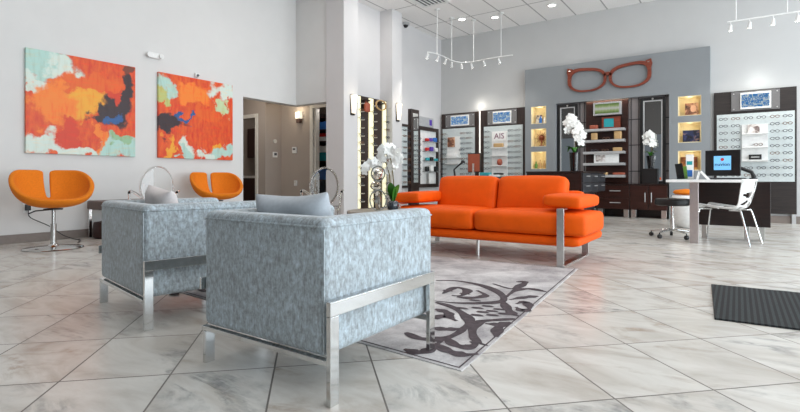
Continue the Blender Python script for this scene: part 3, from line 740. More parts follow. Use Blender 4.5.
# shelves seen through the second hall door
t = thing('stock_shelf', 'dark stock shelves seen through the narrow doorway left of the pillar', 'shelf', (-8.43, 8.5, 0))
m = MB(); m.box(-.05, .4, 0, .85, .42, 2.45); m.box(-.05, 0, 0, -.03, .4, 2.45); m.box(.83, 0, 0, .85, .4, 2.45); m.obj('case', M['islandwood'], t)
SHZ = [.35, .8, 1.25, 1.72, 2.0, 2.3]
for z in SHZ: MB().box(-.029, 0, z, .829, .4, z+.02).obj('shelf', M['darkbrown'], t)
for z, x, h, mt, lab in ((2.02, .02, .19, 'blue', 'blue carton on the highest filled stock shelf beyond the narrow doorway'), (1.74, .0, .11, 'paper', 'white box lying under a red one on the stock shelves'), (1.852, .0, .08, 'red', 'red flat box lying on a white box on the stock shelves'),
                       (1.27, .03, .2, 'teal', 'teal-blue box standing at eye level on the stock shelves'), (.82, .02, .28, 'blue', 'large blue box on the stock shelf just above the clear armchair'), (1.48, .03, .15, 'paper', 'white carton lying on a teal-blue box on the stock shelves')):
    tag(MB().box(0, 0, 0, .34, .25, h).obj('box', M[mt], bev=.004), lab, 'box', 'boxes on the stock shelves').location = (-8.43+x, 8.55, z+.001)

# ------------------------------------------------------------------ eyeglasses
def specs(name, mat, w=.145, parts=True):
    """pair of spectacles, front facing local -y, temples to +y"""
    m = MB(); r = .0055
    for sx in (-1, 1):
        n = 14
        m.tube([(sx*(w*.26)+w*.20*math.cos(2*PI*k/n), 0, w*.15*math.sin(2*PI*k/n)*(1 if math.sin(2*PI*k/n) > 0 else 1.1)) for k in range(n)], r, 5, closed=True)
        m.tube([(sx*w*.46, 0, .008), (sx*w*.49, .02, .008), (sx*w*.48, .10, .0)], r*.8, 5)
    m.tube([(-w*.07, 0, .006), (0, -.002, .01), (w*.07, 0, .006)], r, 5)
    return m.obj(name, mat, smooth=60)
proto_specs = {}
def place_specs(kind, loc, rz, lab, grp, n=[0]):
    if kind not in proto_specs:
        o = specs('eyeglasses', M['glassrim' if kind == 0 else 'glassrim2']); proto_specs[kind] = o
    else:
        o = proto_specs[kind].copy(); COL.objects.link(o); o.name = 'eyeglasses'
    o.location = loc; o.rotation_euler = (0, 0, rz); tag(o, lab, 'eyeglasses', grp); return o

# ------------------------------------------------------------------ tall lit rack in the left recess
t = thing('eyewear_rack', 'tall dark eyewear rack with three glowing strips between the two pillars', 'display', (-6.75, 7.8, 0))
MB().box(.0, .0, .2, .2, 1.12, 2.6).obj('panel', M['darkwoodz'], t, bev=.004)
STR = [(.03, .17), (.46, .61), (.95, 1.08)]
for a, b in STR: MB().box(.201, a, .22, .222, b, 2.58).obj('light_strip', M['strip'], t)
rows = [2.46-i*.172 for i in range(13)]
for a, b in STR:
    for z in rows:
        MB().tube([(.222, (a+b)/2+.05, z-.035), (.30, (a+b)/2+.09, z-.035), (.31, (a+b)/2+.10, z-.028)], .011, 5).obj('peg', M['steel'], t, smooth=60)
for y in (.18, .72): MB().box(.201, y, 2.5, .29, y+.24, 2.525).obj('top_shelf', M['islandwood'], t)
for ia, (a, b) in enumerate(STR):
    for i, z in enumerate(rows):
        if (i+ia) % 4 == 3 or (i < 1): continue
        place_specs((i+ia) % 2, (-6.75+.285, 7.8+(a+b)/2+.03, z), R(90), ('spectacles on the %s glowing strip of the tall rack' % ('left', 'middle', 'right')[ia]), 'spectacles on the %s strip' % ('left', 'middle', 'right')[ia])
tag(MB().rbox(0, 0, .11, .08, .16, .20, .03, n=4).tube([(0, -.04, .2), (0, -.03, .27), (0, .03, .27), (0, .04, .2)], .008, 6).obj('pouch', M['brick'], smooth=0), 'small rust-red pouch near the top of the tall glowing rack', 'pouch').location = (-6.475, 8.12, 2.25)
h = thing('wooden_hoop', 'tan wooden hoop hanging at the top of the tall glowing rack', 'hoop', (-6.425, 8.53, 2.45))
n = 30; MB().band([(0, .19*math.cos(2*PI*k/n), .115*math.sin(2*PI*k/n)) for k in range(n)], [(0, .168*math.cos(2*PI*k/n), .095*math.sin(2*PI*k/n)) for k in range(n)], (.03, 0, 0)).obj('band', M['tan'], h, smooth=40)

# ------------------------------------------------------------------ far left wall: two framed boards and a mirror tower
def frame_box(m, x0, x1, z0, z1, w, d):  # frame in local yz plane (depth along x)
    m.box(0, x0, z0, d, x0+w, z1); m.box(0, x1-w, z0, d, x1, z1); m.box(0, x0+w, z0, d, x1-w, z0+w); m.box(0, x0+w, z1-w, d, x1-w, z1)
t = thing('eyewear_display', 'narrow dark-framed eyewear board on the far left wall, left of the mirror tower', 'display', (XF+.002, 0, 0))
m = MB(); frame_box(m, 9.60, 10.09, .62, 2.18, .06, .06); m.obj('frame', M['darkwoodz'], t, bev=.003); MB().box(0, 9.66, .68, .03, 10.03, 2.12).obj('board', M['board'], t)
for i in range(10):
    for y in (9.75, 9.93): place_specs(i % 2, (XF+.15, y, 2.02-i*.14), R(90), 'spectacles on the narrow board left of the mirror tower', 'spectacles on the narrow far left board')
t = thing('mirror_tower', 'tall dark wood tower with a mirror on the far left wall', 'mirror', (XF+.002, 0, 0))
MB().box(0, 10.10, .0, .10, 10.46, 2.58).obj('panel', M['darkwoodz'], t, bev=.003); MB().box(.101, 10.16, .75, .108, 10.40, 2.48).obj('mirror', M['mirror'], t)
for i in range(7): place_specs(0, (XF+.23, 10.28, 1.85-i*.15), R(90), 'spectacles on the mirror tower of the far left wall', 'spectacles on the mirror tower')
t = thing('eyewear_display', 'wide dark-framed board of sunglasses on the far left wall, right of the mirror tower', 'display', (XF+.002, 0, 0))
m = MB(); frame_box(m, 10.475, 11.5, .62, 2.19, .09, .07); m.obj('frame', M['darkwoodz'], t, bev=.003); MB().box(0, 10.565, .71, .03, 11.41, 2.10).obj('board', M['white'], t)
for z in (1.02, 1.30, 1.55, 1.80): MB().box(.031, 10.72, z, .20, 11.40, z+.012).obj('shelf', M['clear'], t)
k = 0
for z, its in ((1.812, (('purple', 10.98, .10), ('red', 10.80, .08), ('blue', 11.20, .12))), (1.562, (('red', 10.80, .09), ('purple', 11.02, .12), ('paper', 11.25, .10))), (1.312, (('teal', 10.82, .08), ('black', 11.02, .10), ('teal', 11.25, .07))), (1.032, (('black', 10.80, .13), ('paper', 11.02, .16), ('black', 11.25, .14)))):
    for mt, y, hh in its:
        k += 1
        nm = {'purple': 'purple', 'red': 'red', 'blue': 'blue', 'paper': 'white', 'teal': 'teal', 'black': 'black'}[mt]
        sh = {1.812: 'top', 1.562: 'second', 1.312: 'third', 1.032: 'lowest'}[z]; pos = 'left' if y < 10.9 else 'middle' if y < 11.1 else 'right'
        tag(MB().rbox(0, 0, hh/2, .07, .14, hh, .02, n=3).obj('spectacle_case', M[mt], smooth=0), '%s spectacle case at the %s of the %s clear shelf, sunglasses board' % (nm, pos, sh), 'case', 'cases on the sunglasses board').location = (XF+.13, y, z+.001)
tag(MB().rbox(0, 0, .14, .05, .22, .28, .01, n=3).obj('carton', M['paper'], smooth=0), 'white carton standing at the foot of the sunglasses board', 'box').location = (XF+.13, 11.0, .712)
t = thing('wall_screen', 'grey wall box with a purple emblem above the sunglasses board', 'box', (XF+.002, 0, 0)); t.name = 'wall_box'
MB().box(0, 10.5, 2.2, .06, 11.24, 2.45).obj('housing', M['silver'], t, bev=.004); MB().box(.061, 11.03, 2.25, .065, 11.15, 2.40).obj('emblem', M['purple'], t)

# ------------------------------------------------------------------ back wall displays
def back_display(lab, x0, x1, z0, z1, board, scr, shelf, woodm, shz, legs=()):
    t = thing('eyewear_display', lab, 'display', (0, YB-.002, 0), 0, 'lit eyewear displays on the back wall')
    MB().box(x0, -.07, z0, x1, 0, z1).obj('panel', M[woodm], t, bev=.004)
    MB().box(board[0], -.085, board[2], board[1], -.071, board[3]).obj('board', M['board'], t, bev=.002)
    a, b, c, d = scr
    MB().box(a, -.10, c, b, -.088, d).obj('acrylic_plate', M['acrylic'], t, bev=.003)
    for x in (a+.04, b-.04):
        for z in (c+.04, d-.04): MB().tube([(x, -.0705, z), (x, -.108, z)], .012, 8).obj('standoff', M['steel'], t, smooth=40)
    w = b-a; s = MB().box(a+.22*w-.02, -.125, c+.03, b-.20*w+.02, -.101, d-.03).obj('screen', M['white'], t, bev=.004)
    ss = MB().box(-.5*(.58*w), -.002, -.5*(d-c-.13), .5*(.56*w), 0, .5*(d-c-.13)).obj('lit_picture', M['screenblue'], s); ss.location = ((a+b)/2+.01*w, -.1265, (c+d)/2)
    if shelf:
        p, q, r_, u = shelf
        f = MB().box(p, -.12, r_, q, -.086, u).obj('shelf_panel', M['white'], t, bev=.003)
        for z in shz: MB().box(p, -.24, z, q, -.121, z+.02).obj('shelf', M['white'], t, bev=.003)
    for x in legs: MB().box(x-.03, -.07, 0, x+.03, -.02, z0-.001).obj('leg', M['silver'], t)
    return t
YD = YB-.002
tag(MB().box(-5.574, YB-.06, .5, -5.536, YB-.003, 2.60).obj('light_strip', M['striplight']), 'thin upright lit strip between the two left back wall displays', 'light')
back_display('dark wood eyewear display nearest the back left corner, with a lit blue screen', -6.70, -5.58, .45, 2.61, (-6.66, -5.69, .70, 2.20), (-6.56, -5.69, 2.23, 2.57), (-6.50, -6.10, 1.22, 1.98), 'darkwoodz', (1.24, 1.40))
back_display('dark wood eyewear display beside the grey feature wall, lit blue screen on top', -5.53, -4.30, .45, 2.62, (-5.43, -4.38, .70, 2.19), (-5.32, -4.53, 2.22, 2.59), (-5.19, -4.77, .90, 2.05), 'darkwoodz', (.92, 1.16, 1.42, 1.62))
back_display('wide dark oak eyewear display right of the feature wall, lit blue screen on top', -.40, .90, .18, 2.57, (-.35, .87, .79, 2.12), (-.11, .65, 2.17, 2.55), (.06, .47, 1.17, 1.90), 'greywood', (1.19, 1.44, 1.70), (.86, -.35))
for (xs, z0, nr, dz, skip, lab, grp) in (
    ((-6.58, -6.0, -5.82), 2.05, 10, .135, None, 'spectacles on the lit board nearest the back left corner', 'spectacles on the corner board'),
    ((-5.32, -4.66, -4.48), 2.05, 10, .135, None, 'spectacles on the lit board beside the grey feature wall', 'spectacles on the board by the feature wall'),
    ((-.24, -.04, .165, .365, .57, .76), 2.02, 9, .138, (.06, .47, 1.12, 1.93), 'spectacles on the wide lit board behind the desk', 'spectacles on the wide right board')):
    for i in range(nr):
        for x in xs:
            z = z0-i*dz
            if skip and skip[0]-.02 < x < skip[1]+.02 and skip[2] < z < skip[3]: continue
            place_specs((i*3+int(x*10)) % 5 == 0 and 1 or 0, (x, YD-.19, z), 0, lab, grp)
# little shelf goods on the three displays
def card(name, mat, x, y, z, w, h, lab, cat='picture', grp=None, d=.012, rz=0, rx=-6):
    o = MB().box(-w/2, -d/2, 0, w/2, d/2, h).obj(name, mat if not isinstance(mat, str) else M[mat], bev=.002)
    o.location = (x, y, z+.001); o.rotation_euler = (R(rx), 0, rz); return tag(o, lab, cat, grp)
card('photo_card', 'pic_portrait', -6.36, YD-.14, 1.70, .22, .26, 'portrait card on the white shelf unit nearest the back left corner', 'picture', rx=0).location.z = 1.70
tag(MB().rbox(0, 0, .05, .34, .09, .10, .015, n=3).obj('spectacle_case', M['paper'], smooth=0), 'white case on the upper ledge of the corner display', 'case').location = (-6.3, YD-.18, 1.421)
place_specs(0, (-5.99, YD-.27, 1.60), 0, 'dark spectacles standing out from the corner board above the rust panel', None); 
pst = card('poster', 'paper', -4.98, YD-.135, 1.80, .38, .24, 'white poster with plum letters at the top of the white shelf unit', 'poster', rx=0)
text('lettering', 'AIS', .20, M['magenta'], pst, (0, -.009, .12))
tag(MB().rbox(0, 0, .05, .26, .07, .10, .015, n=3).obj('spectacle_case', M['tan'], smooth=0), 'tan case on the upper shelf below the lettered poster', 'case').location = (-4.98, YD-.18, 1.641)
tag(MB().lathe([(.03, 0), (.06, .03), (.07, .09), (.05, .15), (.02, .17)], 16).obj('ornament', M['brick'], smooth=50), 'rust-brown ornament in the middle of the white shelf unit', 'ornament').location = (-4.95, YD-.18, 1.181)
tag(MB().rbox(0, 0, .025, .26, .07, .05, .015, n=3).obj('spectacle_case', M['black'], smooth=0), 'black case on the lowest shelf of the white unit below the poster', 'case').location = (-4.98, YD-.18, .941)
card('photo_card', 'pic_card', .25, YD-.18, 1.72, .18, .17, 'small patterned photo card on the top ledge of the right display', 'picture')
place_specs(1, (.32, YD-.20, 1.50), R(12), 'brown spectacles resting on the middle ledge of the right display', None)
pl = card('plaque', 'black', .27, YD-.18, 1.21, .20, .10, 'black plaque on the lowest ledge of the right display', 'plaque')
MB().box(-.065, -.0085, .045, .065, -.0065, .055).obj('inscription', M['paper'], pl)

# ------------------------------------------------------------------ alcove
AY = 11.70
t = struct(MB().box(-3.53, AY-.02, .74, -1.18, 12.04, 2.61).obj('trim_7', M['tile']))
m = MB()
for z in (1.0, 1.57, 2.13):
    m.box(-3.53, AY-.03, z, -2.84, AY-.021, z+.02); m.box(-2.0, AY-.03, z, -1.18, AY-.021, z+.02)
for x in (-3.02, -2.92, -1.93, -1.78, -1.27): m.box(x, AY-.03, .73, x+.015, AY-.021, 2.61)
struct(m.obj('trim_8', M['seam']))
def mirror(lab, x0, x1, z0, z1, ya):
    t = thing('framed_mirror', lab, 'mirror', (0, ya, 0), 0, 'tall framed mirrors in the alcove')
    m = MB(); w = .06
    m.box(x0, -.05, z0, x0+w, 0, z1); m.box(x1-w, -.05, z0, x1, 0, z1); m.box(x0+w, -.05, z0, x1-w, 0, z0+w); m.box(x0+w, -.05, z1-w, x1-w, 0, z1)
    m.obj('frame', M['black'], t, bev=.004)
    m = MB(); a = w; b = w+.025
    m.box(x0+a, -.04, z0+a, x0+b, -.002, z1-a); m.box(x1-b, -.04, z0+a, x1-a, -.002, z1-a); m.box(x0+b, -.04, z0+a, x1-b, -.002, z0+b); m.box(x0+b, -.04, z1-b, x1-b, -.002, z1-a)
    m.obj('inner_frame', M['silver'], t)
    MB().box(x0+b, -.03, z0+b, x1-b, -.02, z1-b).obj('mirror_glass', M['mirror'], t)
    for z in (z0+.03, z1-.03): MB().tube([((x0+x1)/2, -.051, z), ((x0+x1)/2, -.06, z)], .02, 10).obj('knob', M['steel'], t, smooth=40)
MY = AY-.035
mirror('tall black-framed mirror at the left of the alcove, behind the orchid on the counter', -3.515, -3.05, .73, 2.58, MY)
mirror('tall black-framed mirror at the right of the alcove, behind the smaller orchid', -1.74, -1.25, .735, 2.58, MY)
t = thing('shelf_unit', 'dark wall panel with five silver shelves and a lit green sign panel in the alcove', 'shelf', (0, MY, 0))
MB().box(-2.86, -.06, .735, -1.97, 0, 2.6).obj('panel', M['darkwood'], t, bev=.003)
SZ = [1.90, 1.655, 1.395, 1.14, .875]
for z in SZ: MB().box(-2.88, -.26, z, -2.02, -.061, z+.055).obj('shelf', M['silver'], t, bev=.004)
p = MB().box(-2.68, -.16, 2.26, -2.10, -.061, 2.55).obj('sign_box', M['silver'], t, bev=.004)
g = MB().box(-.25, -.003, -.105, .25, 0, .105).obj('lit_face', M['greenscreen'], p); g.location = (-2.39, -.1605, 2.405)
# shelf goods
IY = MY-.17
def item(name, mb, mat, loc, lab, cat, grp='goods on the alcove shelves'):
    o = tag(mb.obj(name, M[mat], smooth=0), lab, cat, grp); o.location = loc; return o
bx = lambda w, d, h, r=.012: MB().rbox(0, 0, h/2, w, d, h, r, n=3)
z = SZ[0]+.056
item('box', bx(.17, .12, .09), 'brick', (-2.66, IY, z), 'small rust box at the left of the top alcove shelf', 'box')
tf = thing('picture_frame', 'orange wood frame with a blue picture on the top alcove shelf', 'picture', (-2.30, IY, z))
m = MB(); m.box(-.19, -.02, 0, -.15, .02, .25); m.box(.06, -.02, 0, .19, .02, .25); m.box(-.15, -.02, 0, .06, .02, .03); m.box(-.15, -.02, .22, .06, .02, .25); m.obj('frame', M['signwood'], tf)
MB().box(-.149, -.01, .031, .059, .0, .219).obj('picture', M['teal'], tf)
z = SZ[1]+.056
item('wooden_block', bx(.13, .1, .16), 'tan', (-2.65, IY, z), 'tan block at the left of the second alcove shelf', 'block')
item('wooden_block', bx(.15, .1, .18), 'tan', (-2.16, IY, z), 'tan block at the right of the second alcove shelf', 'block')
place_specs(1, (-2.40, IY-.03, z+.027), R(8), 'spectacles lying between two tan blocks on the second alcove shelf', None)
z = SZ[2]+.056
place_specs(0, (-2.66, IY-.03, z+.027), R(-8), 'spectacles at the left of the third alcove shelf', None)
place_specs(1, (-2.42, IY-.03, z+.027), R(5), 'spectacles in the middle of the third alcove shelf', None)
item('spectacle_case', bx(.18, .09, .08), 'tan', (-2.17, IY, z), 'tan case at the right of the third alcove shelf', 'case')
z = SZ[3]+.056
pc = card('photo_card', 'paper', -2.40, IY, z, .52, .20, 'wide white card with a dark photo on the fourth alcove shelf', 'picture', rx=0)
MB().box(-.22, -.0085, .03, -.02, -.0065, .17).obj('photo', M['pic_card'], pc)
z = SZ[4]+.056
item('box', bx(.30, .12, .06), 'tan', (-2.52, IY, z), 'flat tan box at the left of the lowest alcove shelf', 'box')
item('box', bx(.24, .12, .05), 'brick', (-2.14, IY, z), 'flat rust box at the right of the lowest alcove shelf', 'box')

# low cabinets
def handle(parent, x, z, L, vert=False, y=-.02, mat='silver'):
    m = MB()
    if vert: m.tube([(x, y-.03, z-L/2), (x, y-.03, z+L/2)], .009, 8); m.box(x-.006, y-.03, z-L*.4, x+.006, y, z-L*.4+.012); m.box(x-.006, y-.03, z+L*.4-.012, x+.006, y, z+L*.4)
    else: m.tube([(x-L/2, y-.03, z), (x+L/2, y-.03, z)], .009, 8); m.box(x-L*.4, y-.03, z-.006, x-L*.4+.012, y, z+.006); m.box(x+L*.4-.012, y-.03, z-.006, x+L*.4, y, z+.006)
    return m.obj('handle', M[mat], parent, smooth=50)
CY = 11.50
def lowcab(lab, x0, x1, kind):
    t = thing('low_cabinet', lab, 'cabinet', (0, CY, 0), 0, 'dark cabinets under the alcove')
    MB().box(x0, 0, .18, x1, .50, .70).obj('body', M['darkwood'], t)
    MB().box(x0, -.03, .701, x1, .50, .73).obj('top', M['islandwood'], t, bev=.003)
    if kind == 'drawers':
        for z0, z1 in ((.185, .42), (.425, .695)):
            d = MB().box(x0+.005, -.022, z0, x1-.005, -.001, z1).obj('drawer', M['darkwood'], t, bev=.003); handle(d, (x0+x1)/2+.05, (z0+z1)/2+.02, .22)
    else:
        mid = (x0+x1)/2
        for a, b, hx in ((x0+.005, mid-.003, mid-.06), (mid+.003, x1-.005, mid+.06)):
            d = MB().box(a, -.022, .185, b, -.001, .695).obj('door', M['darkwood'], t, bev=.003); handle(d, hx, .45, .2, True)
    for x in (x0+.07, x1-.07): MB().box(x-.05, .0, 0, x+.05, .06, .179).obj('leg', M['steel'], t, bev=.003)
    MB().box(x0+.1, .30, .001, x1-.1, .32, .179).obj('plinth', M['black'], t)
lowcab('dark wood cabinet with two drawers under the silver alcove shelves', -2.60, -1.925, 'drawers')
lowcab('dark wood cabinet with two doors at the right end of the alcove', -1.92, -1.20, 'doors')
lowcab('dark wood cabinet at the left end of the alcove behind the counter', -3.50, -2.605, 'doors')

# niche contents
def niche(i): x0, x1, z0, z1 = NICHES[i]; return (x0+x1)/2, FY+.14, z0+.0125
x, y, z = niche(2)
card('photo_card', 'pic_card', x-.06, y+.05, z, .16, .22, 'white and blue card in the top left wall niche', 'picture')
for dx, h, mt, lb in ((.02, .18, 'blue', 'blue bottle beside the card in the top left niche'), (.12, .14, 'paper', 'white bottle at the right of the top left niche')):
    item('bottle', MB().lathe([(.03, 0), (.035, .01), (.035, h*.65), (.015, h*.75), (.015, h)], 14), mt, (x+dx, y-.05, z+.0005), lb, 'bottle', 'bottles in the left niches')
x, y, z = niche(1)
m = MB(); m.tube([(0, -.015, .2), (0, .015, .2)], .05, 20)
for k in range(18):
    a = 2*PI*k/18; r = .17 if k % 2 else .13; m.tube([(.045*math.cos(a), 0, .2+.045*math.sin(a)), (r*math.cos(a), 0, .2+r*math.sin(a))], [.012, .004], 6)
m.box(-.05, -.03, 0, .05, .03, .025); m.tube([(0, 0, .02), (0, 0, .15)], .008, 6)
item('sunburst_ornament', m, 'signwood', (x+.03, y, z+.0005), 'brown sunburst ornament in the middle left wall niche', 'ornament', None)
x, y, z = niche(0)
for dx, h, mt, lb in ((-.10, .17, 'green', 'green bottle at the left of the lowest left niche'), (0, .21, 'tan', 'tan bottle in the middle of the lowest left niche'), (.10, .19, 'tan', 'tan bottle at the right of the lowest left niche')):
    item('bottle', MB().lathe([(.03, 0), (.036, .01), (.036, h*.6), (.014, h*.72), (.014, h)], 14), mt, (x+dx, y-.02, z+.0005), lb, 'bottle', 'bottles in the left niches')
x, y, z = niche(5)
o = card('photo_print', 'pic_portrait', x+.03, y, z, .24, .26, 'portrait print of a face in the top right wall niche', 'picture')
m = MB(); n = 20; m._f([m.bm.verts.new((.03+.055*math.cos(2*PI*k/n), 0, .14+.075*math.sin(2*PI*k/n))) for k in range(n)])
M['skin'] = plain('printed_skin', lin(226, 178, 146), .5); f = m.obj('printed_face', M['skin'], o); f.location = (0, -.0072, 0)
x, y, z = niche(4)
card('photo_print', 'pic_blue', x+.02, y, z, .30, .25, 'blue and black print in the middle right wall niche', 'picture')
x, y, z = niche(3)
card('photo_print', 'pic_brown', x-.02, y+.03, z, .30, .27, 'brown print in the lowest right wall niche, behind the brochures', 'picture')

# glasses sign on the feature wall
t = thing('eyeglasses_sign', 'huge red-brown wooden eyeglasses mounted on the grey feature wall', 'sign', (-2.375, FY-.001, 3.075))
def lens_loop(sx, s, n=40):
    out = []
    for k in range(n):
        a = 2*PI*k/n; c, q = math.cos(a), math.sin(a)
        e = .68
        x = math.copysign(abs(c)**e, c)*.36; z = math.copysign(abs(q)**e, q)*.22
        if q < 0: x *= 1-.22*abs(q)**1.5                      # narrower at the bottom
        z += .035*(x/.36)*max(0, q)**.5                         # brow rises outwards
        cx, cz = .44, .0
        if s: x = x*1.15+ (.015 if c > 0 else 0); z = z*1.22+.012
        out.append((sx*(cx+x), 0, cz+z))
    return out
m = MB()
for sx in (-1, 1): m.band(lens_loop(sx, 1), lens_loop(sx, 0), (0, -.06, 0))
for zz in (0,):
    P = [(-.085, .085), (-.04, .135), (.04, .135), (.085, .085), (.085, .03), (.04, .065), (-.04, .065), (-.085, .03)]
    a = [m.bm.verts.new((x, 0, z)) for x, z in P]; b = [m.bm.verts.new((x, -.06, z)) for x, z in P]
    for i in range(8): m._f([a[i], a[(i+1) % 8], b[(i+1) % 8], b[i]])
    for q in ((0, 1, 6, 7), (1, 2, 5, 6), (2, 3, 4, 5)): m._f([a[i] for i in q]); m._f([b[i] for i in q][::-1])
for sx in (-1, 1):
    P = [(sx*.76, .285), (sx*.865, .315), (sx*.885, .22), (sx*.86, .12), (sx*.80, .11)]
    a = [m.bm.verts.new((x, 0, z)) for x, z in P]; b = [m.bm.verts.new((x, -.066, z)) for x, z in P]
    for i in range(5): m._f([a[i], a[(i+1) % 5], b[(i+1) % 5], b[i]])
    m._f(a); m._f(b[::-1])
m.obj('frame', M['signwood'], t)
for sx in (-1, 1): MB().tube([(sx*.80, -.068, .245), (sx*.84, -.068, .253)], .010, 8).obj('rivet', M['steel'], t, smooth=40)

# ------------------------------------------------------------------ island counter and its orchid
t = thing('counter', 'dark espresso counter with a bank of charcoal drawers behind the sofa', 'counter', (0, 0, 0))
MB().box(-3.12, 8.5, .60, -2.165, 10.2, .95).obj('upper_body', M['islandwood'], t, bev=.003)
MB().box(-3.05, 8.58, 0, -2.33, 10.1, .599).obj('lower_body', M['islandwood'], t)
MB().box(-3.13, 8.49, .951, -2.14, 10.21, .975).obj('top', M['islandwood'], t, bev=.003)
for i in range(3):
    for j in range(2):
        y0 = 8.52+i*.56; z0 = .61+j*.17
        d = MB().box(-2.164, y0, z0, -2.145, y0+.54, z0+.16).obj('drawer', M['drawer'], t, bev=.003)
        MB().tube([(-2.125, y0+.17, z0+.11), (-2.125, y0+.37, z0+.11)], .009, 8).box(-2.145, y0+.19, z0+.104, -2.125, y0+.20, z0+.116).box(-2.145, y0+.34, z0+.104, -2.125, y0+.35, z0+.116).obj('handle', M['silver'], d, smooth=50)
for i in range(2):
    y0 = 8.6+i*.75
    d = MB().box(-2.329, y0, .28, -2.31, y0+.72, .58).obj('drawer', M['drawer'], t, bev=.003)
    MB().tube([(-2.29, y0+.2, .45), (-2.29, y0+.45, .45)], .009, 8).box(-2.31, y0+.22, .444, -2.29, y0+.23, .456).box(-2.31, y0+.42, .444, -2.29, y0+.43, .456).obj('handle', M['silver'], d, smooth=50)
t = thing('potted_orchid', 'tall white orchid in a black vase on the dark counter', 'plant', (-2.42, 9.0, .976))
MB().lathe([(.06, 0), (.07, .01), (.085, .30), (.09, .34), (.08, .34), (.07, .28)], 28).obj('vase', M['blackvase'], t, smooth=40)
orchid(t, .3, [[(0, 0, .3), (.02, .02, .6), (-.08, 0, .9), (-.10, 0, .98), (0, 0, .90), (.10, -.03, .68)]],
       [(40, [(-.07, 0, .76), (-.09, 0, .90), (-.04, 0, .94), (.02, 0, .84), (.08, -.02, .72), (.13, -.03, .58)], .055)], .075,
       [((0, 0, .33), (-.15, -.10, .42), .05, .06), ((0, 0, .33), (.17, .05, .42), .05, .06), ((0, 0, .33), (.05, -.14, .36), .05, .08), ((0, 0, .33), (-.14, .08, .36), .05, .09)])
# orchid in front of the right mirror, on a black case
bc = tag(MB().box(-.15, -.055, 0, .15, .055, .33).obj('display_case', M['black'], bev=.006), 'black case in front of the right alcove mirror carrying the smaller orchid', 'case'); bc.location = (-1.53, 11.545, .731)
t = thing('potted_orchid', 'smaller white orchid in a black pot before the right alcove mirror', 'plant', (-1.53, 11.54, 1.062))
MB().lathe([(.042, 0), (.046, .01), (.075, .24), (.08, .27), (.07, .27), (.06, .2)], 24).obj('vase', M['blackvase'], t, smooth=40)
orchid(t, .27, [[(0, 0, .25), (.02, 0, .45), (-.04, 0, .66), (-.02, 0, .76)]], [(18, [(-.09, -.04, .56), (-.06, -.04, .72), (.03, -.04, .72), (.06, -.05, .50)], .035)], .06,
       [((0, 0, .27), (-.13, -.05, .34), .045, .05), ((0, 0, .27), (.13, -.02, .35), .045, .05), ((0, 0, .27), (0, -.13, .31), .045, .05)])

# ------------------------------------------------------------------ dispensing desk behind the sofa
t = thing('desk', 'low dark desk behind the sofa, in front of the back wall displays', 'desk', (0, 0, 0))
MB().box(-5.45, 9.5, .84, -4.15, 10.15, .88).obj('top', M['islandwood'], t, bev=.003)
for x in (-5.40, -4.24): MB().box(x, 9.55, 0, x+.04, 10.1, .839).obj('side_panel', M['islandwood'], t)
MB().box(-5.36, 10.05, .2, -4.24, 10.07, .839).obj('back_panel', M['islandwood'], t)
t = thing('monitor', 'rust-backed monitor on a silver stand on the desk behind the sofa', 'monitor', (-4.80, 9.80, .881))
MB().box(-.14, -.02, .12, .14, .0, .51).obj('rear_cover', M['brick'], t, bev=.006); MB().box(-.15, .001, .10, .15, .03, .53).obj('bezel', M['black'], t, bev=.004)
MB().box(-.02, -.05, .004, .02, -.021, .30).obj('stand', M['steel'], t, bev=.004); MB().box(-.10, -.10, 0, .10, .05, .012).obj('foot', M['steel'], t, bev=.004)
t = thing('task_lamp', 'black jointed arm lamp on the desk beside the rust-backed monitor', 'lamp', (-5.20, 9.66, .881))
MB().lathe([(.08, 0), (.08, .02), (.02, .03)], 20).obj('base', M['black'], t, smooth=35)
MB().tube([(0, 0, .03), (-.02, 0, .17)], .022, 8).obj('lower_arm', M['black'], t, smooth=60); MB().tube([(-.02, 0, .17), (.21, -.02, .34)], .018, 8).obj('upper_arm', M['black'], t, smooth=60)
MB().lathe([(.03, .03), (.05, -.01), (.05, -.03)], 16, (.21, -.02, .34)).obj('head', M['black'], t, smooth=40)
item('tissue_box', bx(.24, .12, .10), 'teal', (-4.50, 9.75, .881), 'teal box on the desk right of the rust-backed monitor', 'box', None)
item('card_stack', bx(.2, .14, .05, .006), 'paper', (-4.28, 9.72, .881), 'stack of white cards at the right end of the desk behind the sofa', 'cards', None)

# ------------------------------------------------------------------ reception desk at the right
t = thing('reception_desk', 'white-topped desk with a broad steel post and dark modesty panel', 'desk', (0, 0, 0))
MB().box(-.80, 7.44, .80, .07, 8.30, .835).obj('top', M['white'], t, bev=.004)
MB().box(-.525, 7.46, 0, -.425, 7.56, .799).obj('post', M['postpink'], t, bev=.004)
MB().box(-.50, 8.20, .19, .36, 8.24, .799).obj('modesty_panel', M['islandwood'], t, bev=.003)
for x in (-.40, .10, .27): MB().box(x-.03, 8.25, 0, x+.03, 8.31, .799).obj('leg', M['steel'], t, bev=.003)
DZ = .836
t = thing('monitor', 'black desk monitor showing a pale blue logo screen on the white desk', 'monitor', (-.17, 7.95, DZ), R(-12))
MB().box(-.205, -.02, .05, .205, .02, .40).obj('bezel', M['black'], t, bev=.006)
s = MB().box(-.10, -.0235, .13, .10, -.0205, .32).obj('logo_screen', M['monitorblue'], t)
text('lettering', 'nuvion', .066, M['logoink'], s, (0, -.025, .205)); 
MB().ball((0, -.0245, .272), .022, 1, .1, 1).obj('emblem', M['logored'], s, smooth=0)
MB().tube([(0, .021, .2), (.10, .09, .18)], .02, 8).obj('hinge', M['black'], t, smooth=60)
MB().tube([(.10, .09, .19), (.30, .12, .10), (.33, .12, .02)], [.022, .026, .03], 8).obj('arm', M['black'], t, smooth=60)
MB().tube([(.32, .12, .0), (.32, .12, .025)], .045, 14).obj('clamp', M['black'], t, smooth=40)
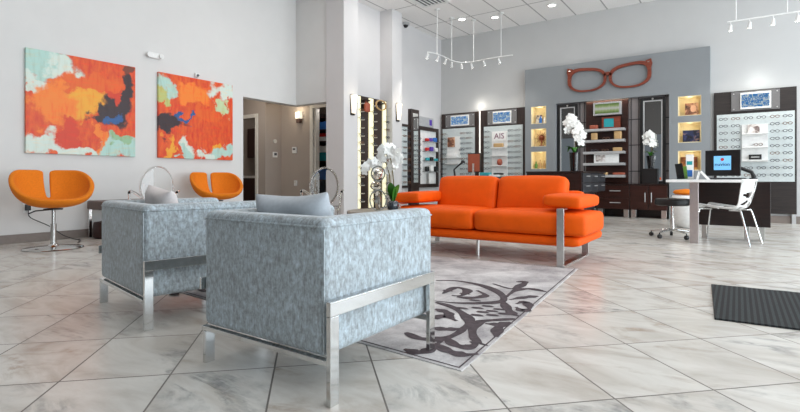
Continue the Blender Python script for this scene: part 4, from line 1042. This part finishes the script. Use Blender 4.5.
for o in list(t.children):
    if o.name.startswith('clamp') or o.name.startswith('arm'): pass
t = thing('keyboard', 'slim black keyboard lying on the white desk under the monitor', 'keyboard', (-.12, 7.70, DZ), R(-6))
MB().box(-.21, -.07, .001, .21, .07, .018).obj('body', M['black'], t, bev=.004); MB().box(-.20, -.06, .0185, .20, .06, .024).obj('keys', M['duct'], t)
t = thing('sign_stand', 'white folded angle stand on the desk between brochures and monitor', 'sign', (-.385, 7.62, DZ))
m = MB()
for a, b in (((-.075, 0), (-.045, .115)), ((-.045, .115), (.085, .0))):
    d = Vector((b[0]-a[0], b[1]-a[1])).normalized()*.0; nx = .024 if b[1] > a[1] else .022
    m.bm.verts.ensure_lookup_table()
    P = [(a[0], a[1]), (a[0]+nx, a[1]), (b[0]+nx, b[1]), (b[0], b[1])] if a[1] < b[1] else [(a[0], a[1]), (a[0]+.03, a[1]), (b[0], b[1]), (b[0]-.036, b[1])]
    va = [m.bm.verts.new((x, -.05, z+.001)) for x, z in P]; vb = [m.bm.verts.new((x, .05, z+.001)) for x, z in P]
    for i in range(4): m._f([va[i], va[(i+1) % 4], vb[(i+1) % 4], vb[i]])
    m._f(va); m._f(vb[::-1])
m.obj('folded_sheet', M['paper'], t)
t = thing('brochure_rack', 'clear brochure rack standing at the left of the white desk', 'rack', (-.58, 7.62, DZ))
MB().box(-.10, -.05, 0, .10, .05, .006).obj('base', M['clear'], t); MB().box(-.10, -.05, .0065, .10, -.045, .09).obj('front', M['clear'], t)
for x, z, h, mt, lab, rx in ((-.055, 0, .21, 'black', 'dark brochure leaning at the left of the clear rack', 8), (-.02, 0, .17, 'green', 'green brochure in the clear rack between dark and white ones', 5), (.045, 0, .33, 'paper', 'tall white brochure standing highest in the clear rack', 3)):
    o = tag(MB().box(-.045, -.006, 0, .045, .006, h).obj('brochure', M[mt], bev=.001), lab, 'brochure', 'brochures in the clear rack'); o.location = (-.58+x, 7.62+.012*(x*40), DZ+.008); o.rotation_euler = (0, -R(rx if x < 0 else 0), 0)
    if mt == 'paper':
        for zz, hh, mm in ((.03, .09, 'blue'), (.19, .05, 'teal')):
            MB().box(-.035, -.0085, zz, .03, -.0065, zz+hh).obj('print', M[mm], o)

# stool on casters
t = thing('rolling_stool', 'black padded stool on a chrome caster base left of the white desk', 'stool', (-.78, 8.02, 0))
MB().lathe([(.02, .455), (.20, .46), (.225, .475), (.23, .53), (.215, .56), (.02, .57)], 36).obj('seat', M['blackmat'], t, smooth=45)
MB().lathe([(.03, .10), (.03, .28), (.018, .282), (.018, .454)], 16).obj('gas_post', M['chrome'], t, smooth=35)
for k in range(5):
    a = 2*PI*k/5+.45; x, y = math.cos(a), math.sin(a)
    lg = MB().tube([(x*.02, y*.02, .115), (x*.28, y*.28, .085)], [.018, .011], 8).obj('leg', M['chrome'], t, smooth=50)
    MB().tube([(x*.28-y*.018, y*.28+x*.018, .03), (x*.28+y*.018, y*.28-x*.018, .03)], .03, 14).tube([(x*.28, y*.28, .05), (x*.28, y*.28, .084)], .008, 6).obj('caster', M['black'], lg, smooth=40)
# white bowl seat with orange cushion
t = thing('bowl_seat', 'white rounded bowl seat with an orange cushion behind the rolling stool', 'seat', (-.74, 9.75, 0))
MB().lathe([(.09, 0), (.13, .01), (.20, .10), (.245, .25), (.25, .38), (.23, .52), (.20, .56), (.02, .57)], 36).obj('bowl', M['white'], t, smooth=50)
MB().lathe([(.02, .571), (.17, .575), (.20, .61), (.17, .65), (.02, .67)], 36).obj('cushion', M['orangefelt'], t, smooth=50)

# white openwork shell chair
t = thing('openwork_chair', 'white openwork plastic chair with steel legs at the right of the desk', 'chair', (-.06, 7.78, 0), R(-16))
prof = catmull([(-.36, .455), (-.33, .475), (-.20, .465), (-.02, .45), (.10, .455), (.17, .50), (.21, .60), (.245, .72), (.27, .84)], 7)
m = MB(); nu, nv = len(prof)-1, 44; V = {}
seeds = [(random.random(), random.random()) for _ in range(46)]
for i in range(nu+1):
    s = i/nu; hw = .225-.03*s-(.05*max(0, s-.85)/.15)
    for j in range(nv+1):
        q = 2*j/nv-1; x, z = prof[i]
        up = .045*abs(q)**2.5*(1-s)+0; fw = -.13*abs(q)**1.8*max(0, s-.35)*1.5
        V[i, j] = m.bm.verts.new((x+fw, q*hw, z+up))
for i in range(nu):
    for j in range(nv):
        u, v = (i+.5)/nu, (j+.5)/nv
        d = sorted(math.hypot((u-a)*1.9, (v-b)*1.0) for a, b in seeds)
        hole = d[1]-d[0] > .05 and .12 < u < .96 and .06 < v < .94
        if not hole: m._f([V[i, j], V[i+1, j], V[i+1, j+1], V[i, j+1]])
bmesh.ops.delete(m.bm, geom=[v for v in m.bm.verts if not v.link_faces], context='VERTS')
m.obj('seat_shell', M['white'], t, smooth=0, solid=.012)
for sy in (-1, 1):
    MB().tube(catmull([(-.38, sy*.24, 0), (-.33, sy*.21, .40), (-.30, sy*.17, .445), (-.2, sy*.12, .445)]), .011, 8).obj('leg', M['chrome'], t, smooth=60)
    MB().tube(catmull([(.26, sy*.25, 0), (.16, sy*.21, .40), (.12, sy*.17, .435), (.0, sy*.12, .435)]), .011, 8).obj('leg', M['chrome'], t, smooth=60)

# ------------------------------------------------------------------ ceiling fixtures
def downlight(lab, x, y):
    t = thing('downlight', lab, 'light', (x, y, CZ), 0, 'recessed ceiling downlights')
    n = 28; MB().band([(.11*math.cos(2*PI*k/n), .11*math.sin(2*PI*k/n), -.001) for k in range(n)], [(.08*math.cos(2*PI*k/n), .08*math.sin(2*PI*k/n), -.001) for k in range(n)], (0, 0, -.012)).obj('trim_ring', M['white'], t, smooth=40)
    MB().lathe([(.079, -.002), (.079, -.006)], 24).obj('lens', M['bulb'], t)
downlight('recessed ceiling downlight nearest the air vent', -5.45, 10.48)
downlight('recessed ceiling downlight right of the track light rods, second from the corner', -4.74, 10.8)
downlight('recessed ceiling downlight farthest right in view, above the feature wall', -3.38, 10.77)
t = thing('air_vent', 'square white ceiling air vent with dark curved louvers at the top', 'vent', (-5.45, 8.95, CZ))
m = MB(); m.box(-.345, -.345, -.02, -.27, .345, -.001); m.box(.27, -.345, -.02, .345, .345, -.001); m.box(-.27, -.345, -.02, .27, -.27, -.001); m.box(-.27, .27, -.02, .27, .345, -.001); m.obj('frame', M['white'], t)
MB().box(-.269, -.269, -.006, .269, .269, -.002).obj('duct_opening', M['duct'], t)
for k in range(6): MB().box(-.26+k*.09, -.26, -.02, -.235+k*.09, .26, -.008).obj('louver', M['white'], t)
TKZ = 3.67
def head(t, x, y, dirv, yoke=.07):
    d = Vector(dirv).normalized(); c = Vector((x, y, TKZ-yoke-.02))
    h = MB().tube([c-d*.05, c+d*.015, c+d*.055], [.020, .028, .036], 14).obj('lamp_head', M['whitemetal'], t, smooth=40)
    MB().tube([(x, y, TKZ-.014), c-d*.02], .007, 6).obj('yoke', M['whitemetal'], h, smooth=60)
    MB().tube([c+d*.0555, c+d*.058], .031, 14).obj('bulb', M['bulb'], h, smooth=40)
t = thing('track_light', 'curved white track light hanging on four rods near the back left corner', 'light')
tp = catmull([(-5.70, 9.30, TKZ), (-5.60, 9.56, TKZ), (-5.60, 10.0, TKZ), (-5.62, 10.3, TKZ), (-5.52, 10.62, TKZ), (-5.25, 10.70, TKZ), (-4.9, 10.64, TKZ), (-4.5, 10.62, TKZ), (-4.24, 10.64, TKZ)], 8)
MB().tube(tp, .013, 8).obj('track', M['whitemetal'], t, smooth=60)
for x, y in ((-5.60, 9.56), (-5.62, 10.28), (-5.25, 10.70), (-4.51, 10.62)):
    MB().tube([(x, y, TKZ+.012), (x, y, CZ-.03)], .010, 8).obj('rod', M['whitemetal'], t, smooth=60)
    MB().lathe([(.06, -.001), (.06, -.02), (.02, -.03)], 16, (x, y, CZ)).obj('canopy', M['whitemetal'], t, smooth=35)
SPOTS = []
for x, y, d in ((-5.70, 9.32, (-.6, .2, -1)), (-5.61, 9.62, (-.7, .2, -1)), (-5.60, 9.95, (-.7, .3, -1)), (-5.63, 10.30, (-.4, .5, -1)), (-5.52, 10.6, (-.2, .6, -1)), (-5.30, 10.70, (.0, .6, -1)), (-4.95, 10.65, (.1, .6, -1)), (-4.56, 10.62, (.15, .6, -1))):
    head(t, x, y, d); SPOTS.append((x, y, d))
t = thing('track_light', 'straight white track light hanging over the desk at the top right', 'light')
MB().tube([(-.16, 10.6, TKZ), (2.4, 10.6, TKZ)], .013, 8).obj('track', M['whitemetal'], t, smooth=60)
for x in (-.03, .69, 2.1):
    MB().tube([(x, 10.6, TKZ+.012), (x, 10.6, CZ-.03)], .010, 8).obj('rod', M['whitemetal'], t, smooth=60)
    MB().lathe([(.06, -.001), (.06, -.02), (.02, -.03)], 16, (x, 10.6, CZ)).obj('canopy', M['whitemetal'], t, smooth=35)
for x in (-.11, .17, .50, .83): head(t, x, 10.6, (-.1, .25, -1), .09); SPOTS.append((x, 10.6, (0, .45, -1)))

# ------------------------------------------------------------------ lights
def area(name, loc, rot, sx, sy, power, col=(1, 1, 1), shape='RECTANGLE'):
    l = bpy.data.lights.new(name, 'AREA'); l.energy = power; l.color = col; l.shape = shape; l.size = sx; l.size_y = sy
    o = bpy.data.objects.new(name, l); COL.objects.link(o); o.location = loc; o.rotation_euler = rot; return o
def point(name, loc, power, col, r=.05):
    l = bpy.data.lights.new(name, 'POINT'); l.energy = power; l.color = col; l.shadow_soft_size = r
    o = bpy.data.objects.new(name, l); COL.objects.link(o); o.location = loc; return o
def spot(name, loc, d, power, col, ang=70, blend=.8):
    l = bpy.data.lights.new(name, 'SPOT'); l.energy = power; l.color = col; l.spot_size = R(ang); l.spot_blend = blend; l.shadow_soft_size = .04
    o = bpy.data.objects.new(name, l); COL.objects.link(o); o.location = loc; o.rotation_euler = Vector(d).to_track_quat('-Z', 'Y').to_euler(); return o
area('daylight', (5.78, 4.2, 2.3), (0, R(90), 0), 4.0, 14.5, 1700, (.80, .91, 1))
area('ceiling_uplight_fill', (5.70, 4.2, .5), (0, R(140), 0), 1.0, 13, 680, (.92, .97, 1))  # added unseen uplight that brightens the ceiling
for x in (-5.6, -2.8, 0, 2.8):
    for y, e in ((-1.0, 4), (2.2, 22), (5.4, 38), (8.2, 40)): area('interior_fill', (x, y, CZ-.02), (0, 0, 0), .35, .35, e, (1, .965, .92), 'DISK')  # unseen overhead lights added as interior fill, no fixtures modelled
for x, y in ((-5.45, 10.48), (-4.74, 10.8), (-3.38, 10.77)): spot('downlight_beam', (x, y, CZ-.03), (0, 0, -1), 60, (1, .95, .88), 100)
for i, (x, y, d) in enumerate(SPOTS):
    if i in (0, 3, 5, 7, 8, 10, 11): 
        dv = Vector(d).normalized(); spot('track_beam', Vector((x, y, TKZ-.09))+dv*.09, d, 55, (1, .95, .86), 75)
for x0, x1, z0, z1 in NICHES: point('niche_lamp', ((x0+x1)/2, FY+.09, z1-.05), 1.5, (1, .87, .62), .02)
for y in (7.55, 9.14):
    point('sconce_lamp', (-6.20, y, 2.60), 1.2, (1, .86, .64), .05)
point('hall_sconce_lamp', (-8.44, 7.86, 2.45), 9, (1, .86, .64), .05)
point('hall_fill', (-9.0, 6.6, 2.5), 42, (1, .93, .84), .2)  # added fill without a fixture, lightens the hallway walls
point('stock_fill', (-7.7, 8.32, 2.55), 12, (1, .95, .9), .1); point('back_room_fill', (-10.6, 8.4, 2.6), 32, (1, .93, .85), .1)  # two added fills, one for the stock shelves, one for the back room
point('assumed_display_glow', (-5.555, 11.6, 2.74), 3.5, (1, .95, .86), .03); point('assumed_display_glow', (.30, 11.55, 2.74), 3, (.97, 1, .95), .03)  # assumed point lights without fixtures, make the wall glows above the displays
area('shelf_lamp', (-2.4, 11.58, 2.60), (0, 0, 0), .9, .04, 6, (1, .85, .65))  # unseen area light over the alcove shelves, no fixture modelled

w = bpy.data.worlds.new('world'); SC.world = w; w.use_nodes = True
w.node_tree.nodes['Background'].inputs[0].default_value = (.80, .90, 1, 1); w.node_tree.nodes['Background'].inputs[1].default_value = .38

# ------------------------------------------------------------------ camera
cam = bpy.data.cameras.new('camera'); co = bpy.data.objects.new('camera', cam); COL.objects.link(co)
cam.sensor_fit = 'HORIZONTAL'; cam.sensor_width = 36; cam.lens = 488*36/800; cam.clip_start = .02
cam.shift_y = -(206-178.5)/800
co.location = (0, 0, .85); co.rotation_euler = (R(90), 0, math.atan((738-400)/488.))
SC.camera = co
SC.view_settings.view_transform = 'Standard'; SC.view_settings.look = 'None'; SC.view_settings.gamma = 1; SC.view_settings.exposure = -1.27
SC.view_settings.use_curve_mapping = False
SC.cycles.use_denoising = True
